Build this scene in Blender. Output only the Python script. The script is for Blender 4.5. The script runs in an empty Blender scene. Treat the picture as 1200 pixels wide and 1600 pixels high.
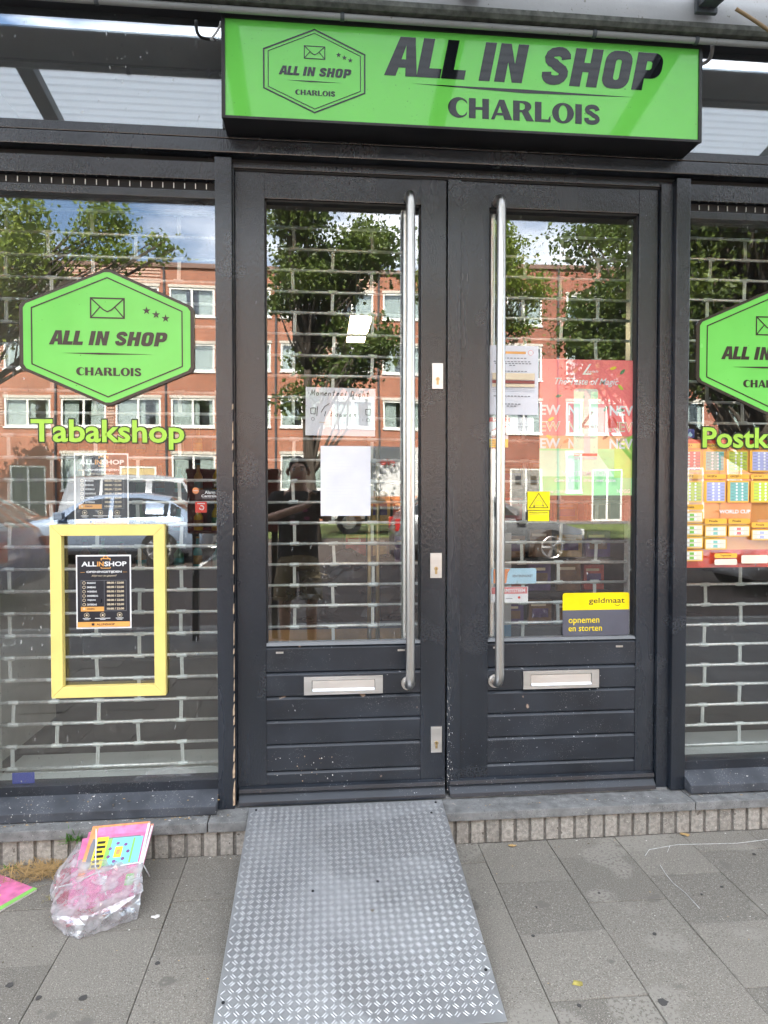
import bpy, bmesh, math, random
import numpy as np
from mathutils import Vector, Matrix
R = math.radians
scene = bpy.context.scene
COL = scene.collection

# ------------------------------------------------------------------ camera
FPX, PSI, TH = 1050.0, R(5.39), R(1.35)
CAM = np.array([0.0, -2.86, 1.47])
cam = bpy.data.cameras.new('camera'); camo = bpy.data.objects.new('camera', cam); COL.objects.link(camo)
cam.sensor_fit = 'VERTICAL'; cam.sensor_height = 36; cam.lens = FPX / 1600 * 36
cam.clip_start = 0.02; cam.clip_end = 2000
camo.location = CAM; camo.rotation_euler = (R(90) - TH, 0, -PSI)
scene.camera = camo

# ------------------------------------------------------------------ world, sun, exposure
SUN_EL, SUN_ROT = R(40), R(-8)      # the sun stands behind the shop, over its left shoulder
world = bpy.data.worlds.new('World'); scene.world = world; world.use_nodes = True
nt = world.node_tree; nt.nodes.clear()
def WN(t, **k):
    n = nt.nodes.new(t)
    for a, b in k.items(): setattr(n, a, b)
    return n
wo = WN('ShaderNodeOutputWorld'); bg = WN('ShaderNodeBackground'); bg.inputs[1].default_value = 0.11
sky = WN('ShaderNodeTexSky', sky_type='NISHITA', sun_disc=False, sun_elevation=SUN_EL, sun_rotation=SUN_ROT, air_density=1.1, dust_density=0.7, ozone_density=1.2)
tc = WN('ShaderNodeTexCoord'); mp = WN('ShaderNodeMapping'); mp.inputs['Scale'].default_value = (1.0, 1.0, 3.2)
cn = WN('ShaderNodeTexNoise'); cn.inputs['Scale'].default_value = 2.6; cn.inputs['Detail'].default_value = 7; cn.inputs['Roughness'].default_value = .56
cr = WN('ShaderNodeValToRGB'); cr.color_ramp.elements[0].position = .41; cr.color_ramp.elements[1].position = .62
mx = WN('ShaderNodeMix', data_type='RGBA'); mx.inputs['B'].default_value = (11.5, 11.8, 12.4, 1)
L = nt.links.new
L(tc.outputs['Generated'], mp.inputs[0]); L(mp.outputs[0], cn.inputs['Vector']); L(cn.outputs[0], cr.inputs[0]); L(cr.outputs[0], mx.inputs['Factor'])
L(sky.outputs[0], mx.inputs['A']); L(mx.outputs['Result'], bg.inputs[0]); L(bg.outputs[0], wo.inputs[0])
sl = bpy.data.lights.new('sun', 'SUN'); sl.energy = 5.0; sl.angle = R(.53); sl.color = (1, .93, .82)
so = bpy.data.objects.new('sun', sl); COL.objects.link(so)
sdir = Vector((math.sin(SUN_ROT) * math.cos(SUN_EL), math.cos(SUN_ROT) * math.cos(SUN_EL), math.sin(SUN_EL)))
so.rotation_euler = sdir.to_track_quat('Z', 'Y').to_euler(); so.location = (-8, 20, 25)
vs = scene.view_settings; vs.view_transform = 'Standard'; vs.look = 'None'; vs.gamma = 1; vs.use_curve_mapping = False
vs.exposure = 2.58
cy = scene.cycles; cy.use_denoising = True; cy.max_bounces = 8; cy.transparent_max_bounces = 24; cy.glossy_bounces = 4; cy.diffuse_bounces = 3; cy.transmission_bounces = 6
cy.sample_clamp_indirect = 6; cy.caustics_reflective = False; cy.caustics_refractive = False

# ------------------------------------------------------------------ pixel helpers (photo pixels 1200x1600 -> metres)
F_ = np.array([math.sin(PSI) * math.cos(TH), math.cos(PSI) * math.cos(TH), -math.sin(TH)])
R_ = np.array([math.cos(PSI), -math.sin(PSI), 0]); U_ = np.cross(R_, F_)
def P(u, v, y=0.0, ax=1):
    d = F_ + R_ * (u - 600) / FPX + U_ * (800 - v) / FPX
    return CAM + d * (y - CAM[ax]) / d[ax]
def RC(u0, v0, u1, v1, y):
    a, b, c, d = P(u0, v0, y), P(u1, v0, y), P(u0, v1, y), P(u1, v1, y)
    return (a[0] + c[0]) / 2, (b[0] + d[0]) / 2, (c[2] + d[2]) / 2, (a[2] + b[2]) / 2      # x0 x1 z0 z1
GY = 0.06            # plane of the shop glass
def MX(u, d): return P(u, 775, 2 * GY + d)[0]          # x of a thing seen mirrored in the glass at distance d from the shopfront

# ------------------------------------------------------------------ materials
MATS = {}
def newmat(name):
    m = bpy.data.materials.new(name); m.use_nodes = True; n = m.node_tree; n.nodes.clear(); MATS[name] = m
    return m, n
def nd(n, t, **k):
    o = n.nodes.new(t)
    for a, b in k.items(): setattr(o, a, b)
    return o
def rgba(c): return (c[0], c[1], c[2], 1)
def pm(name, col, rough=.5, metal=0, var=.12, scale=8, bump=0, bscale=60, spec=.5, coat=0, col2=None, rnd=0, specks=None, emit=0, stretch=None, trans=0, detail=4, rv=1):
    m, n = newmat(name); l = n.links.new
    out = nd(n, 'ShaderNodeOutputMaterial'); b = nd(n, 'ShaderNodeBsdfPrincipled')
    b.inputs['Roughness'].default_value = rough; b.inputs['Metallic'].default_value = metal
    b.inputs['Specular IOR Level'].default_value = spec; b.inputs['Coat Weight'].default_value = coat; b.inputs['Coat Roughness'].default_value = .08
    t = nd(n, 'ShaderNodeNewGeometry'); vec = t.outputs['Position']      # world position: copies of one mesh never repeat their stains
    if stretch:
        mpn = nd(n, 'ShaderNodeMapping'); mpn.inputs['Scale'].default_value = stretch; l(vec, mpn.inputs[0]); vec = mpn.outputs[0]
    no = nd(n, 'ShaderNodeTexNoise'); no.inputs['Scale'].default_value = scale; no.inputs['Detail'].default_value = detail; l(vec, no.inputs['Vector'])
    mixn = nd(n, 'ShaderNodeMix', data_type='RGBA')
    c2 = col2 or tuple(min(1, c * (1 + var) + var * .01) for c in col); c1 = col if col2 else tuple(c * (1 - var) for c in col)
    mixn.inputs['A'].default_value = rgba(c1); mixn.inputs['B'].default_value = rgba(c2)
    rr = nd(n, 'ShaderNodeMapRange'); rr.inputs[1].default_value = .3; rr.inputs[2].default_value = .7; l(no.outputs[0], rr.inputs[0]); l(rr.outputs[0], mixn.inputs['Factor'])
    colout = mixn.outputs['Result']
    if rnd:
        oi = nd(n, 'ShaderNodeObjectInfo'); hs = nd(n, 'ShaderNodeHueSaturation'); mr = nd(n, 'ShaderNodeMapRange')
        mr.inputs[3].default_value = 1 - rnd; mr.inputs[4].default_value = 1 + rnd; l(oi.outputs['Random'], mr.inputs[0]); l(mr.outputs[0], hs.inputs['Value']); l(colout, hs.inputs['Color']); colout = hs.outputs[0]
    vec0 = t.outputs['Position']
    if specks:
        for (sc, th, sc2, th2, c) in specks:
            a = nd(n, 'ShaderNodeTexNoise'); a.inputs['Scale'].default_value = sc; a.inputs['Detail'].default_value = 2; l(vec0, a.inputs['Vector'])
            a2 = nd(n, 'ShaderNodeTexNoise'); a2.inputs['Scale'].default_value = sc2; a2.inputs['Detail'].default_value = 3; l(vec0, a2.inputs['Vector'])
            g1 = nd(n, 'ShaderNodeMapRange'); g1.inputs[1].default_value = th; g1.inputs[2].default_value = th + .03; l(a.outputs[0], g1.inputs[0])
            g2 = nd(n, 'ShaderNodeMapRange'); g2.inputs[1].default_value = th2; g2.inputs[2].default_value = th2 + .08; l(a2.outputs[0], g2.inputs[0])
            mu = nd(n, 'ShaderNodeMath', operation='MULTIPLY'); l(g1.outputs[0], mu.inputs[0]); l(g2.outputs[0], mu.inputs[1])
            m3 = nd(n, 'ShaderNodeMix', data_type='RGBA'); m3.inputs['B'].default_value = rgba(c); l(mu.outputs[0], m3.inputs['Factor']); l(colout, m3.inputs['A']); colout = m3.outputs['Result']
    l(colout, b.inputs['Base Color'])
    r2 = nd(n, 'ShaderNodeMapRange'); r2.inputs[3].default_value = max(.015, rough - .08 * rv); r2.inputs[4].default_value = min(1, rough + .1 * rv); l(no.outputs[0], r2.inputs[0]); l(r2.outputs[0], b.inputs['Roughness'])
    if bump:
        bn = nd(n, 'ShaderNodeTexNoise'); bn.inputs['Scale'].default_value = bscale; bn.inputs['Detail'].default_value = 3; l(vec, bn.inputs['Vector'])
        bp = nd(n, 'ShaderNodeBump'); bp.inputs['Strength'].default_value = bump; bp.inputs['Distance'].default_value = .004; l(bn.outputs[0], bp.inputs['Height']); l(bp.outputs[0], b.inputs['Normal'])
    if emit:
        b.inputs['Emission Color'].default_value = rgba(col); b.inputs['Emission Strength'].default_value = emit
    sh = b.outputs[0]
    if trans:
        tr = nd(n, 'ShaderNodeBsdfTranslucent'); l(colout, tr.inputs[0]); ms = nd(n, 'ShaderNodeMixShader'); ms.inputs[0].default_value = trans; l(sh, ms.inputs[1]); l(tr.outputs[0], ms.inputs[2]); sh = ms.outputs[0]
    l(sh, out.inputs[0]); return m
def glassmat(name, tint=(.9, .95, .93), ior=1.9, wav=.02, dirt=.0, wscale=1.6):
    m, n = newmat(name); l = n.links.new
    out = nd(n, 'ShaderNodeOutputMaterial'); tr = nd(n, 'ShaderNodeBsdfTransparent'); tr.inputs[0].default_value = rgba(tint)
    gl = nd(n, 'ShaderNodeBsdfGlossy'); gl.inputs['Roughness'].default_value = 0.0; gl.inputs[0].default_value = (.97, .98, 1, 1)
    fr = nd(n, 'ShaderNodeFresnel'); fr.inputs[0].default_value = ior
    t = nd(n, 'ShaderNodeTexCoord'); no = nd(n, 'ShaderNodeTexNoise'); no.inputs['Scale'].default_value = wscale; no.inputs['Detail'].default_value = 0; l(t.outputs['Object'], no.inputs['Vector'])
    bp = nd(n, 'ShaderNodeBump'); bp.inputs['Strength'].default_value = wav; bp.inputs['Distance'].default_value = .02; l(no.outputs[0], bp.inputs['Height']); l(bp.outputs[0], gl.inputs['Normal'])
    # facing of the pane is taken from the geometry so both sides of the sheet reflect alike
    lw = nd(n, 'ShaderNodeLayerWeight'); geo = nd(n, 'ShaderNodeNewGeometry')
    r0 = ((ior - 1) / (ior + 1)) ** 2
    p5 = nd(n, 'ShaderNodeMath', operation='POWER'); p5.inputs[1].default_value = 5
    lw.inputs[0].default_value = .5; l(lw.outputs['Facing'], p5.inputs[0])
    mr = nd(n, 'ShaderNodeMapRange'); mr.inputs[3].default_value = r0; mr.inputs[4].default_value = 1; l(p5.outputs[0], mr.inputs[0])
    ms = nd(n, 'ShaderNodeMixShader'); l(mr.outputs[0], ms.inputs[0]); l(tr.outputs[0], ms.inputs[1]); l(gl.outputs[0], ms.inputs[2]); sh = ms.outputs[0]
    n.nodes.remove(fr)
    if dirt:
        d = nd(n, 'ShaderNodeBsdfDiffuse'); d.inputs[0].default_value = (.75, .76, .75, 1)
        a = nd(n, 'ShaderNodeTexNoise'); a.inputs['Scale'].default_value = 90; a.inputs['Detail'].default_value = 2
        mp_ = nd(n, 'ShaderNodeMapping'); mp_.inputs['Scale'].default_value = (1, 1, .35); mp_.inputs['Rotation'].default_value = (0, .4, 0); l(t.outputs['Object'], mp_.inputs[0]); l(mp_.outputs[0], a.inputs['Vector'])
        g = nd(n, 'ShaderNodeMapRange'); g.inputs[1].default_value = .69; g.inputs[2].default_value = .75; g.inputs[4].default_value = .5; l(a.outputs[0], g.inputs[0])
        a2 = nd(n, 'ShaderNodeTexNoise'); a2.inputs['Scale'].default_value = 3; l(t.outputs['Object'], a2.inputs['Vector'])
        g2 = nd(n, 'ShaderNodeMapRange'); g2.inputs[1].default_value = .35; g2.inputs[2].default_value = .7; g2.inputs[4].default_value = 1; l(a2.outputs[0], g2.inputs[0])
        mu = nd(n, 'ShaderNodeMath', operation='MULTIPLY'); l(g.outputs[0], mu.inputs[0]); l(g2.outputs[0], mu.inputs[1])
        ad = nd(n, 'ShaderNodeMath', operation='ADD'); l(mu.outputs[0], ad.inputs[0]); ad.inputs[1].default_value = dirt
        m2 = nd(n, 'ShaderNodeMixShader'); l(ad.outputs[0], m2.inputs[0]); l(sh, m2.inputs[1]); l(d.outputs[0], m2.inputs[2]); sh = m2.outputs[0]
    l(sh, out.inputs[0]); return m
def brickmat(name, c1, c2, mortar, bw=.22, bh=.065, ms=.012, rough=.85):
    m, n = newmat(name); l = n.links.new
    out = nd(n, 'ShaderNodeOutputMaterial'); b = nd(n, 'ShaderNodeBsdfPrincipled'); b.inputs['Roughness'].default_value = rough
    t = nd(n, 'ShaderNodeTexCoord'); s = nd(n, 'ShaderNodeSeparateXYZ'); c = nd(n, 'ShaderNodeCombineXYZ'); l(t.outputs['Object'], s.inputs[0])
    ad = nd(n, 'ShaderNodeMath', operation='ADD'); l(s.outputs[0], ad.inputs[0]); l(s.outputs[1], ad.inputs[1]); l(ad.outputs[0], c.inputs[0]); l(s.outputs[2], c.inputs[1])
    br = nd(n, 'ShaderNodeTexBrick'); br.inputs['Color1'].default_value = rgba(c1); br.inputs['Color2'].default_value = rgba(c2); br.inputs['Mortar'].default_value = rgba(mortar)
    br.inputs['Scale'].default_value = 1; br.inputs['Brick Width'].default_value = bw; br.inputs['Row Height'].default_value = bh; br.inputs['Mortar Size'].default_value = ms; l(c.outputs[0], br.inputs['Vector'])
    no = nd(n, 'ShaderNodeTexNoise'); no.inputs['Scale'].default_value = .8; no.inputs['Detail'].default_value = 5; l(t.outputs['Object'], no.inputs['Vector'])
    hs = nd(n, 'ShaderNodeHueSaturation'); mr = nd(n, 'ShaderNodeMapRange'); mr.inputs[1].default_value = .3; mr.inputs[2].default_value = .7; mr.inputs[3].default_value = .8; mr.inputs[4].default_value = 1.15
    l(no.outputs[0], mr.inputs[0]); l(mr.outputs[0], hs.inputs['Value']); l(br.outputs[0], hs.inputs['Color']); l(hs.outputs[0], b.inputs['Base Color'])
    bp = nd(n, 'ShaderNodeBump'); bp.inputs['Strength'].default_value = .4; bp.inputs['Distance'].default_value = .006; bp.invert = True; l(br.outputs['Fac'], bp.inputs['Height']); l(bp.outputs[0], b.inputs['Normal'])
    l(b.outputs[0], out.inputs[0]); return m

DK = (.0115, .0155, .0225)
WSP = (130, .66, 5, .5, (.5, .5, .5))
pm('paint', DK, .24, var=.3, scale=6, bump=.4, bscale=200, spec=.75, stretch=(1, 1, .22), specks=[(190, .735, 7, .52, (.3, .3, .31)), (3, .60, 120, .45, (.026, .03, .037)), (1.3, .55, 300, .5, (.02, .023, .028))])
pm('paint_low', DK, .36, var=.35, scale=5, bump=.22, bscale=300, spec=.6, specks=[(95, .69, 4, .5, (.42, .42, .42)), (330, .68, 9, .5, (.3, .29, .28)), (14, .73, 30, .5, (.38, .27, .2))])
pm('sill_paint', (.05, .055, .065), .5, var=.35, scale=9, specks=[(85, .69, 6, .5, (.4, .39, .37)), (210, .66, 9, .45, (.33, .3, .26))])
pm('bare_wood', (.42, .3, .2), .8, var=.4, scale=60)
pm('black_gap', (.006, .006, .007), .7, var=.1)
pm('black_metal', (.012, .012, .014), .45, var=.3, scale=20)
pm('rubber', (.01, .01, .011), .6)
pm('steel', (.62, .6, .57), .32, metal=1, var=.06, scale=40, bump=.08, bscale=300, stretch=(1, 1, .05))
pm('alu', (.66, .66, .65), .4, metal=1, var=.08, scale=30, bump=.06, bscale=400, stretch=(.1, 1, 1))
pm('bead_grey', (.17, .175, .18), .5); pm('brass', (.5, .38, .2), .35, metal=1)
pm('galv', (.74, .76, .72), .32, metal=.5, var=.15, scale=60)
pm('galv_link', (.64, .68, .64), .4, metal=.2, var=.1, scale=60)
pm('plate', (.39, .395, .4), .40, metal=.7, var=.16, scale=3.5, bump=.1, bscale=140, specks=[(40, .70, 3, .52, (.2, .17, .14)), (9, .74, 30, .4, (.25, .2, .13)), (2.2, .56, 45, .3, (.335, .338, .34))])
pm('plate_bar', (.46, .463, .465), .36, metal=.75, var=.12, scale=20)
pm('green_sign', (.16, .62, .10), .07, var=.03, scale=3, spec=.6, rv=.3, specks=[(70, .735, 4, .48, (.06, .12, .03)), (160, .73, 6, .5, (.03, .06, .02))])
pm('sign_ink', (.008, .009, .012), .07, var=.1, spec=.6, rv=.3)
pm('hex_green', (.165, .60, .105), .22, var=.05, scale=5, spec=.5, specks=[(120, .75, 7, .5, (.05, .12, .02))])
pm('hex_ink', (.028, .018, .012), .3)
pm('lime', (.36, .62, .06), .35, var=.03)
pm('lime_outline', (.015, .03, .008), .4)
pm('yellow_frame', (.80, .64, .2), .38, var=.05, scale=10, specks=[(140, .74, 8, .5, (.3, .25, .1))])
pm('white_paper', (.84, .84, .88), .55, var=.04, scale=12, bump=.25, bscale=9, trans=.25)
pm('white_glossy', (.8, .8, .8), .25, var=.02)
pm('ink_black', (.012, .012, .015), .4)
pm('ink_grey', (.2, .2, .22), .5)
pm('ink_orange', (.78, .38, .1), .4)
pm('ink_sand', (.72, .6, .42), .5)
pm('ink_maroon', (.25, .06, .05), .5)
pm('ink_red', (.72, .06, .04), .4)
pm('ink_white', (.82, .82, .82), .4)
pm('ink_blue', (.015, .03, .22), .4)
pm('ink_skyblue', (.45, .68, .8), .4)
pm('poster_dark', (.018, .018, .024), .3)
pm('sticker_yellow', (.85, .72, .0), .4)
pm('geld_yellow', (.9, .68, .0), .3)
pm('geld_grey', (.1, .1, .125), .35)
pm('pale_green', (.55, .85, .6), .4, var=.1)
pm('can_silver', (.6, .62, .62), .3, metal=.3)
pm('mag_pink', (.66, .17, .34), .3, var=.25, scale=30)
pm('mag_orange', (.85, .3, .12), .35, var=.2, scale=40)
pm('mag_cyan', (.22, .66, .72), .3, var=.06)
pm('mag_green', (.25, .58, .12), .35)
pm('mag_red', (.42, .03, .07), .4, var=.3, scale=60)
pm('mag_purple', (.2, .08, .24), .4); pm('mag_rose', (.8, .22, .4), .3, var=.2, scale=40); pm('mag_page', (.7, .66, .62), .6, var=.15, scale=120)
pm('mag_yellow', (.85, .66, .05), .35)
pm('strap_white', (.75, .75, .76), .45)
pm('concrete', (.14, .125, .104), .9, scale=210, bump=.6, bscale=240, rnd=.14, detail=3, col2=(.235, .215, .18), specks=[(260, .62, 3, .1, (.37, .34, .29)), (190, .66, 3, .1, (.07, .064, .055)), (2.4, .60, 90, .42, (.25, .23, .195)), (7, .68, 30, .4, (.15, .135, .115)), (60, .75, 9, .5, (.35, .33, .3))])
pm('joint_sand', (.12, .105, .085), .95, var=.4, scale=90, bump=.5, bscale=200)
pm('bluestone', (.175, .174, .168), .75, var=.3, scale=25, bump=.3, bscale=120, rnd=.08, specks=[(90, .66, 6, .45, (.33, .32, .3)), (300, .63, 12, .4, (.06, .06, .06)), (20, .7, 60, .45, (.33, .3, .26))])
pm('plinth_brick', (.285, .26, .225), .9, var=.3, scale=60, bump=.6, bscale=110, rnd=.16, specks=[(200, .64, 10, .4, (.45, .42, .37)), (30, .66, 50, .4, (.14, .12, .1))])
pm('mortar', (.16, .148, .13), .95, var=.3, scale=80, bump=.4, bscale=150)
pm('grey_beam', (.27, .27, .262), .55, var=.12, scale=5, bump=.15, bscale=60, specks=[(40, .69, 8, .4, (.16, .15, .13)), (150, .7, 5, .4, (.2, .19, .17))])
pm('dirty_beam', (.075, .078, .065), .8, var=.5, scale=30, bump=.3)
pm('canopy_steel', (.055, .063, .07), .5, var=.35, scale=15)
pm('cable_grey', (.3, .29, .28), .5); pm('cable_tan', (.3, .2, .1), .6)
pm('lamp', (1, .8, .48), .5, emit=5)
pm('house_white', (.78, .77, .72), .5, var=.05)
pm('curtain', (.68, .67, .62), .9, var=.12, scale=4, stretch=(6, 1, .4))
pm('curtain_dark', (.25, .24, .22), .9, var=.3)
pm('room_dark', (.03, .03, .03), .9)
pm('rib_pink', (.5, .33, .25), .8, var=.1)
pm('lintel', (.55, .5, .43), .8)
pm('door_green', (.13, .15, .12), .5); pm('door_yellow', (.55, .42, .2), .5); pm('blue_poster', (.05, .25, .6), .5, var=.5, scale=3)
pm('bark', (.075, .06, .045), .9, var=.4, scale=14, bump=.8, bscale=30, stretch=(1, 1, .3))
pm('leaf_a', (.11, .18, .02), .5, var=.5, scale=1.4, col2=(.26, .32, .035), trans=.4)
pm('leaf_b', (.05, .095, .018), .5, var=.5, scale=1.2, col2=(.14, .19, .025), trans=.35)
pm('grass', (.09, .15, .03), .9, var=.4, scale=30, col2=(.16, .19, .05))
pm('weed', (.08, .2, .03), .6, var=.3, scale=20, trans=.3)
pm('straw', (.42, .27, .11), .8, var=.35, scale=40)
pm('asphalt', (.055, .055, .055), .9, var=.25, scale=60)
pm('kerb', (.25, .245, .23), .9, var=.2, scale=30)
pm('white_line', (.7, .7, .68), .8)
pm('soil', (.09, .07, .045), .95, var=.3)
pm('car_silver', (.3, .38, .5), .3, metal=.45, coat=.6, var=.03); pm('car_dark', (.02, .021, .024), .25, coat=.8, var=.03)
pm('car_blue', (.035, .035, .16), .25, coat=.8, var=.03); pm('car_white', (.75, .75, .74), .3, coat=.6, var=.03); pm('car_grey', (.2, .21, .22), .3, metal=.4, coat=.6, var=.03); pm('car_pale', (.45, .47, .48), .3, metal=.4, coat=.5, var=.03)
pm('car_glass', (.02, .025, .028), .015, spec=.6, var=.02, rv=0); pm('tyre', (.012, .012, .012), .8); pm('rim', (.5, .5, .5), .3, metal=.8); pm('lamp_red', (.4, .02, .02), .2); pm('lamp_clear', (.6, .62, .62), .15)
pm('cabinet_red', (.17, .018, .016), .4, var=.15, coat=.2); pm('cabinet_dark', (.03, .03, .032), .5)
pm('skin', (.5, .3, .21), .5, var=.08); pm('shirt', (.012, .012, .014), .85, var=.3); pm('shorts', (.25, .19, .11), .85, var=.15); pm('shoe', (.03, .03, .032), .6); pm('hair', (.02, .014, .01), .6); pm('print_pink', (.4, .08, .22), .7)
pm('floor_int', (.06, .05, .042), .45, var=.2, scale=6); pm('wall_int', (.08, .07, .06), .8, var=.15); pm('ceil_int', (.2, .18, .15), .8); pm('wood_gold', (.4, .22, .07), .35, var=.3, scale=8)
pm('shelf_dark', (.03, .028, .026), .5); pm('sill_int', (.48, .5, .46), .5, var=.08); pm('board_white', (.6, .6, .58), .5); pm('board_blue', (.08, .26, .42), .5)
pm('plastic_black', (.02, .02, .022), .22, var=.3, bump=1, bscale=14)
pm('pack_gold', (.5, .32, .1), .35, metal=.4, var=.3, scale=30); pm('pack_red', (.45, .06, .04), .4, var=.3, scale=30); pm('pack_purple', (.09, .05, .16), .4, var=.3, scale=20); pm('pack_brown', (.2, .1, .04), .4, var=.3, scale=20); pm('pack_green', (.06, .22, .1), .35); pm('pack_teal', (.1, .4, .42), .35)
pm('roof_edge', (.2, .12, .09), .8)
pm('pink_lw', (.9, .2, .2), .35, var=.12, scale=3)
pm('leaf_litter', (.3, .25, .06), .8, var=.4, scale=40)
pm('gum', (.06, .056, .052), .9); pm('chalk', (.5, .49, .47), .95, var=.3, scale=60)
pm('wc_orange', (.82, .27, .06), .35, var=.3, scale=6, col2=(.85, .42, .12)); pm('wc_red', (.7, .07, .03), .35, var=.3, scale=12); pm('wc_teal', (.2, .5, .45), .4); pm('wc_lime', (.5, .62, .06), .4); pm('wc_pale', (.75, .7, .55), .4); pm('wc_blue', (.4, .42, .7), .4); pm('wc_amber', (.85, .45, .05), .4); pm('wc_rose', (.7, .2, .2), .4); pm('wc_green', (.2, .5, .08), .4)
glassmat('glass_shop', (.99, .995, .99), 1.88, .045, .003); glassmat('glass_transom', (.8, .86, .88), 2.9, .02, .035); glassmat('glass_far', (.85, .9, .9), 1.8, .02)
brickmat('brick_orange', (.47, .15, .07), (.37, .11, .052), (.3, .2, .15)); brickmat('brick_red', (.38, .1, .05), (.3, .075, .04), (.25, .17, .13)); brickmat('brick_shop', (.3, .2, .14), (.22, .14, .1), (.3, .28, .25))
brickmat('klinker', (.095, .07, .058), (.075, .058, .05), (.07, .06, .052), .2, .1, .008); brickmat('slab_far', (.17, .165, .155), (.14, .135, .13), (.08, .075, .07), .3, .3, .006)
def swap_xy(mname):          # ground paving: lay the course pattern in the xy plane
    n = MATS[mname].node_tree; c = [x for x in n.nodes if x.type == 'COMBXYZ'][0]; s = [x for x in n.nodes if x.type == 'SEPXYZ'][0]
    for i in (0, 1):
        for lk in list(c.inputs[i].links): n.links.remove(lk)
        n.links.new(s.outputs[i], c.inputs[i])
swap_xy('klinker'); swap_xy('slab_far')
# translucent ribbed roofing of the canopy and clear wrapping film
def filmmat(name, col, tfac, gfac, clear, rough=.2, bump=0, bs=20):
    m, n = newmat(name); l = n.links.new; out = nd(n, 'ShaderNodeOutputMaterial')
    d = nd(n, 'ShaderNodeBsdfDiffuse'); d.inputs[0].default_value = rgba(col); t = nd(n, 'ShaderNodeBsdfTranslucent'); t.inputs[0].default_value = rgba(col)
    g = nd(n, 'ShaderNodeBsdfGlossy'); g.inputs['Roughness'].default_value = rough; c = nd(n, 'ShaderNodeBsdfTransparent')
    a = nd(n, 'ShaderNodeMixShader'); a.inputs[0].default_value = tfac; l(d.outputs[0], a.inputs[1]); l(t.outputs[0], a.inputs[2])
    b = nd(n, 'ShaderNodeMixShader'); b.inputs[0].default_value = gfac; l(a.outputs[0], b.inputs[1]); l(g.outputs[0], b.inputs[2])
    e = nd(n, 'ShaderNodeMixShader'); e.inputs[0].default_value = clear; l(b.outputs[0], e.inputs[1]); l(c.outputs[0], e.inputs[2])
    if bump:
        tt = nd(n, 'ShaderNodeTexCoord'); no = nd(n, 'ShaderNodeTexNoise'); no.inputs['Scale'].default_value = bs; no.inputs['Detail'].default_value = 4; l(tt.outputs['Object'], no.inputs['Vector'])
        bp = nd(n, 'ShaderNodeBump'); bp.inputs['Strength'].default_value = bump; bp.inputs['Distance'].default_value = .02; l(no.outputs[0], bp.inputs['Height']); l(bp.outputs[0], g.inputs['Normal']); l(bp.outputs[0], d.inputs['Normal'])
        if clear:
            gr = nd(n, 'ShaderNodeMapRange'); gr.inputs[1].default_value = .38; gr.inputs[2].default_value = .62; gr.inputs[3].default_value = clear - .25; gr.inputs[4].default_value = min(.96, clear + .25); l(no.outputs[0], gr.inputs[0]); l(gr.outputs[0], e.inputs[0])
    l(e.outputs[0], out.inputs[0])
filmmat('polycarb', (.78, .8, .8), .75, .05, .0)
filmmat('wrap_film', (.76, .76, .77), .35, .42, .46, .10, .5, 20)

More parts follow.
